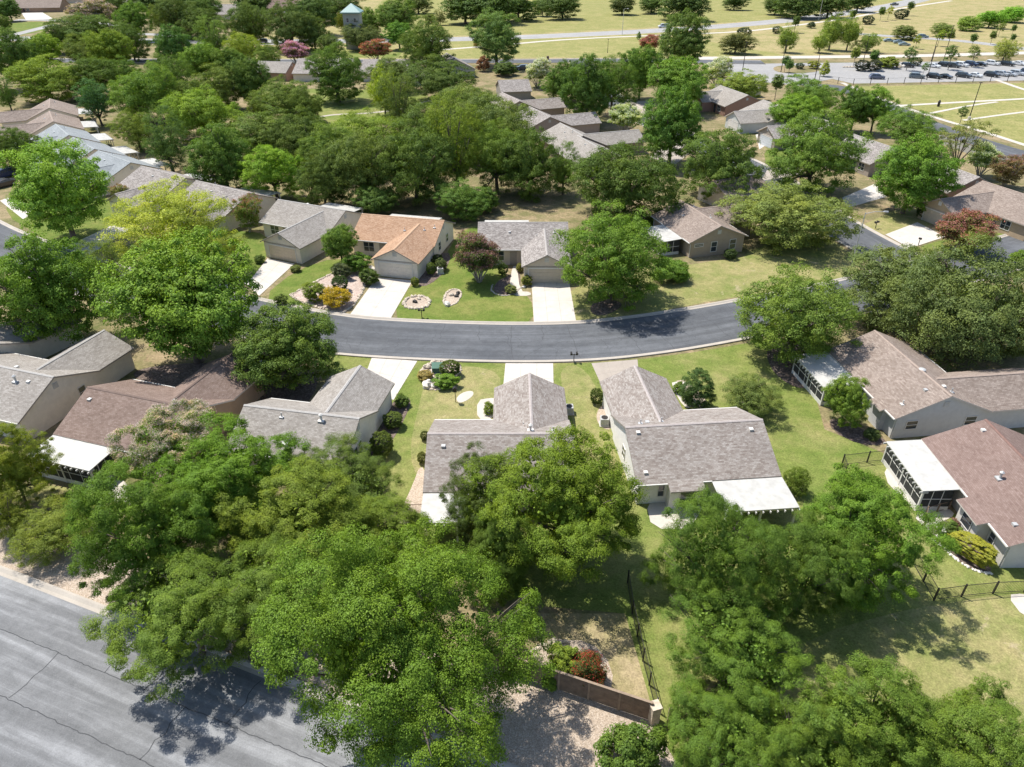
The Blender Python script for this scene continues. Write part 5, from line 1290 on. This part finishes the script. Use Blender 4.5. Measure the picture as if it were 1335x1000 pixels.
rail_fence('chain_fence','dark chain link fence from the stone pillar toward the leafy yard tree',[(855,927),(838,862),(824,800),(818,760)],1.3,2.4,'darkmetal')
rail_fence('chain_fence','dark brown chain link fence crossing the lawn below the red brown house',[(1190,735),(1217,783),(1253,778),(1294,774),(1335,772),(1400,770)],1.25,2.3,'darkmetal')
rail_fence('chain_fence','short dark chain link fence by the screened patio of the red brown house',[(1101,620),(1097,607),(1130,603),(1161,600)],1.25,2.4,'darkmetal')
rail_fence('chain_fence','rusty wire fence across the bare soil strip',[(518,672),(552,671)],1.2,2.0,'wood')
rail_fence('chain_fence','small railing beside the step of the white patio',[(1203,690),(1206,672),(1236,664)],.95,1.4,'wood',False)
# board fence with posts and the stone pillar
def board_fence():
    P = [(-2.5,30.6),(1.14,29.2),(8.55,26.35)]; t = thing('board_fence', 'brown wooden board fence on the gravel ending at the stone pillar', 'fence', (*P[0], 0)); o = Vector((*P[0], 0))
    b = MB(); c = MB()
    for a, d in zip(P, P[1:]):
        a, d = Vector((*a,0)) - o, Vector((*d,0)) - o; L_ = (d - a).length; n = round(L_/2.0)
        rg = random.Random(2)
        for k in range(n):
            p, q = a.lerp(d, k/n), a.lerp(d, (k+1)/n)
            for j in range(12):
                z = .06 + j*.145; b.bar(p + Vector((0,0,z + .07)), q + Vector((0,0,z + .07)), .025 + .006*(j % 2), .135)
        for k in range(n + 1):
            p = a.lerp(d, k/n); q = MB(); q.box((p.x-.07,p.y-.07,0), (p.x+.07,p.y+.07,1.86)); q.build('post', M['wood2'], t)
        c.bar(a + Vector((0,0,1.83)), d + Vector((0,0,1.83)), .16, .05)
    b.build('board_panel', M['wood'], t); c.build('cap_rail', M['wood2'], t)
M['wood2'] = plain('lighter fence post', (.27,.205,.15), .85, .2, 3)
board_fence()
x, y = G(851,940); t = thing('stone_pillar', 'square tan stone pillar with a flat cap at the fence corner', 'pillar', (x, y, 0), .3)
b = MB(); rg = random.Random(3); z = 0
while z < 1.5:
    hh = rg.uniform(.16, .3); k = rg.uniform(-.12, .12)
    for a, c in ((-.27, k - .008), (k + .008, .27)): b.box((a - rg.uniform(0,.02), -.27 - rg.uniform(0,.02), z), (c + rg.uniform(0,.02), .27 + rg.uniform(0,.02), z + hh - .012))
    z += hh
b.build('shaft', M['limestone'], t); b = MB(); b.box((-.33,-.33,z), (.33,.33,z + .1)); b.build('cap', M['limestone'], t)
b = MB(); tw = [(10,25.9),(13,24.6),(17,23.2)]
tb = thing('board_fence', 'brown board fence beyond the stone pillar behind the lower trees', 'fence', (9.4,26.1,0)); q = MB()
for j in range(12): q.bar((.2,-.1,.13 + j*.145), (7.5,-2.9,.13 + j*.145), .025 + .006*(j % 2), .135)
q.build('board_panel', M['wood'], tb)
for k in range(5): p = MB(); xx, yy = .2 + 7.3*k/4, -.1 - 2.8*k/4; p.box((xx-.07,yy-.07,0),(xx+.07,yy+.07,1.86)); p.build('post', M['wood2'], tb)
# utility box, air conditioners, lantern, rocks
x, y = G(571,485); t = thing('utility_box', 'green utility box on a concrete pad beside the clipped bush', 'box', (x, y, 0), .05)
b = MB(); b.box((-.75,-.6,.04),(.75,.6,.14)); b.build('pad', M['concrete'], t); b = MB(); b.box((-.62,-.45,.14),(.62,.45,.72)); b.prism([(-.66,-.5,.72),(.66,-.5,.72),(.66,.48,.95),(-.66,.48,.95)],(0,0,.05)); b.build('cabinet', M['greenbox'], t)
def ac(u, v, label, rz=0):
    x, y = G(u, v, .5); t = thing('air_conditioner', label, 'air conditioner', (x, y, 0), rz, 'air conditioners')
    b = MB(); b.box((-.5,-.5,.03),(.5,.5,.1)); b.build('pad', M['concrete'], t)
    b = MB(); b.box((-.4,-.4,.1),(.4,.4,.85))
    for k in range(9):
        z = .16 + k*.075
        for s in (-1, 1): b.box((-.38, s*.4 - .015, z), (.38, s*.4 + .015, z + .035)); b.box((s*.4 - .015, -.38, z), (s*.4 + .015, .38, z + .035))
    b.build('housing', M['galv'], t); b = MB(); b.tube([(0,0,.85),(0,0,.89)], .33, 16); b.build('fan_grille', M['darkmetal'], t)
ac(788,548,'grey air conditioner in the gravel oval by the cream side wall'); ac(742,533,'dark air conditioner in shade at the garage wing side'); ac(574,352,'air conditioner along the shaded wall of the tan orange house',.2)
x, y = G(1224,700); t = thing('stone_lantern', 'white pagoda stone lantern in the curved mulch bed', 'lantern', (x, y, 0))
b = MB(); b.tube([(0,0,0),(0,0,.15),(0,0,.17),(0,0,.6)], [.3,.26,.12,.11], 12); b.build('pedestal', M['rockwhite'], t)
b = MB(); b.box((-.2,-.2,.6),(.2,.2,.95)); b.build('lamp_house', M['rockwhite'], t)
b = MB(); b.tube([(0,0,.95),(0,0,1.0),(0,0,1.15),(0,0,1.3),(0,0,1.42)], [.48,.46,.22,.07,.02], 8); b.build('roof', M['rockwhite'], t)
x, y = G(778,889); t = thing('garden_pot', 'pale round pot at the foot of the red flower bush', 'pot', (x, y, 0)); b = MB(); b.tube([(0,0,0),(0,0,.3),(0,0,.55),(0,0,.6)], [.16,.3,.32,.28], 14); b.build('bowl', M['galv'], t)
b = MB(); b.tube([(0,0,.601),(0,0,.61)], .25, 12); b.build('soil', M['mulch'], t)
RK = 'garden rocks'
for i, (u, v, r, m, lb) in enumerate([(557,501,.62,'rockwhite','largest white boulder in front of the straw grass clump'),(566,503,.4,'rockwhite','smaller white boulder beside the largest one'),(564,473,.42,'limestone','pale rock at the kerb end of the rock bed'),(557,478,.4,'limestone','tan rock behind the straw grass clump'),
    (551,484,.32,'limestone','tan rock at the edge of the rock bed'),(583,396,.5,'rockwhite','pale boulder in the oval gravel bed'),(597,382,.33,'darkmetal','dark rock at the far side of the oval gravel bed'),(595,386,.3,'darkmetal','dark small rock in the oval gravel bed'),(588,384,.35,'limestone','tan rock in the oval gravel bed'),
    (541,393,.36,'darkmetal','dark rock in the stone ring'),(546,389,.3,'limestone','tan rock in the stone ring'),(1176,86,1.1,'rockwhite','pale boulder at the parking lot hedge'),(1172,87,.9,'limestone','tan boulder at the parking lot hedge'),
    (890,501,.35,'rockwhite','white stone in the entry bed'),(683,374,.25,'rockwhite','white stone in the mulch crescent'),(1222,682,.3,'rockwhite','white stone at the patio step')]):
    x, y = G(u, v, r*.4); b = MB(); b.rock((0,0,0), r, i, 0, .7); o = b.build('rock', M[m]); o.location = (x, y, r*.38); tag(o, lb, 'rock', RK)
def edging(label, pts, r, step, mat='limestone', closed=True, k=1, seed=0):
    P = W(pts); P = smooth_closed(P, k) if closed else smooth_open(P, k)
    if closed: P = P + [P[0]]
    b = MB(); rg = random.Random(seed); carry = 0
    for a, c in zip(P, P[1:]):
        L_ = math.hypot(c[0]-a[0], c[1]-a[1]); s = carry
        while s < L_:
            t = s/L_; b.rock((a[0]+(c[0]-a[0])*t + rg.uniform(-.06,.06), a[1]+(c[1]-a[1])*t + rg.uniform(-.06,.06), r*.3), r*rg.uniform(.75,1.3), rg.randint(0,9999), 0, .6); s += step
        carry = s - L_
    tag(b.build('stone_edging', M[mat]), label, 'stone edging', 'stone edgings')
edging('tan stone edging round the pink gravel bed',[(374,388),(395,376),(431,358),(445,350),(472,354),(478,372),(455,408),(430,406)],.2,.42,seed=1)
edging('ring of flat tan stones round the lawn bed beside the mailbox',[(525,395),(534,387),(548,386),(560,390),(558,400),(545,403),(530,402)],.26,.46,k=2,seed=2)
edging('low stone edging round the oval gravel bed',[(578,392),(583,380),(592,377),(602,379),(600,390),(590,399),(580,399)],.15,.22,k=2,seed=3)
edging('stone edging round the rock bed with the green utility box',[(547,485),(560,473),(585,471),(602,478),(598,488),(580,500),(570,510),(555,506),(556,495)],.17,.24,k=2,seed=4)
edging('pale curved edging round the lantern and hedge bed',[(1205,676),(1212,700),(1232,716),(1262,742),(1290,748)],.14,.24,'rockwhite',False,2,seed=5)
edging('pale edging of the mulch crescent at the white walk',[(642,372),(640,380),(652,386),(668,385),(681,374)],.12,.22,'kerb',False,2,seed=6)
edging('stone edging of the bed by the board fence',[(690,850),(720,835),(745,838)],.2,.4,'limestone',False,1,seed=7)
edging('row of pale stones in front of the lot hedge',[(1100,88),(1130,87.5),(1165,87)],.5,1.05,'limestone',False,1,seed=8)
x, y = G(594,524); t = thing('feeder_post', 'dark metal feeder post beside the white plant bed', 'post', (x, y, 0)); b = MB(); b.tube([(0,0,0),(0,0,1.9)], .035, 8); b.build('pole', M['darkmetal'], t)
b = MB(); b.box((-.18,-.18,1.3),(.18,.18,1.7)); b.prism([(-.24,-.22,1.7),(.24,-.22,1.7),(0,-.22,1.88)],(0,.44,0)); b.build('feeder', M['darkmetal'], t)
# bare dead branch standing in the wood
x, y = G(572,262); t = thing('dead_tree', 'pale bare dead trunk leaning out of the wood', 'tree', (x, y, 0))
b = MB(); b.tube([(0,0,0),(-1.0,.2,5),(-1.8,.3,8.5),(-2.6,.4,11.5)], [.22,.2,.15,.05], 8); b.build('trunk', M['paletrunk'], t)
b = MB(); b.tube([(-1.5,.25,7.2),(-.9,.4,9),(-.8,.5,10.2)], [.12,.08,.03], 6); b.tube([(-2.0,.3,9.3),(-2.9,.2,10.2)], [.09,.03], 6); b.build('branch', M['paletrunk'], t)
# alley wall
rail = [G(1222,186), G(1290,210), G(1345,228)]
t = thing('alley_wall', 'grey board wall along the shaded side of the alley', 'wall', (*rail[0], 0)); o = Vector((*rail[0], 0)); b = MB(); c = MB()
for a, d in zip(rail, rail[1:]):
    a, d = Vector((*a,0)) - o, Vector((*d,0)) - o; b.bar(a + Vector((0,0,.95)), d + Vector((0,0,.95)), .12, 1.9); c.bar(a + Vector((0,0,1.93)), d + Vector((0,0,1.93)), .2, .07)
b.build('panel', M['graywall'] if 'graywall' in M else M['galv'], t); c.build('cap', M['wood2'], t)
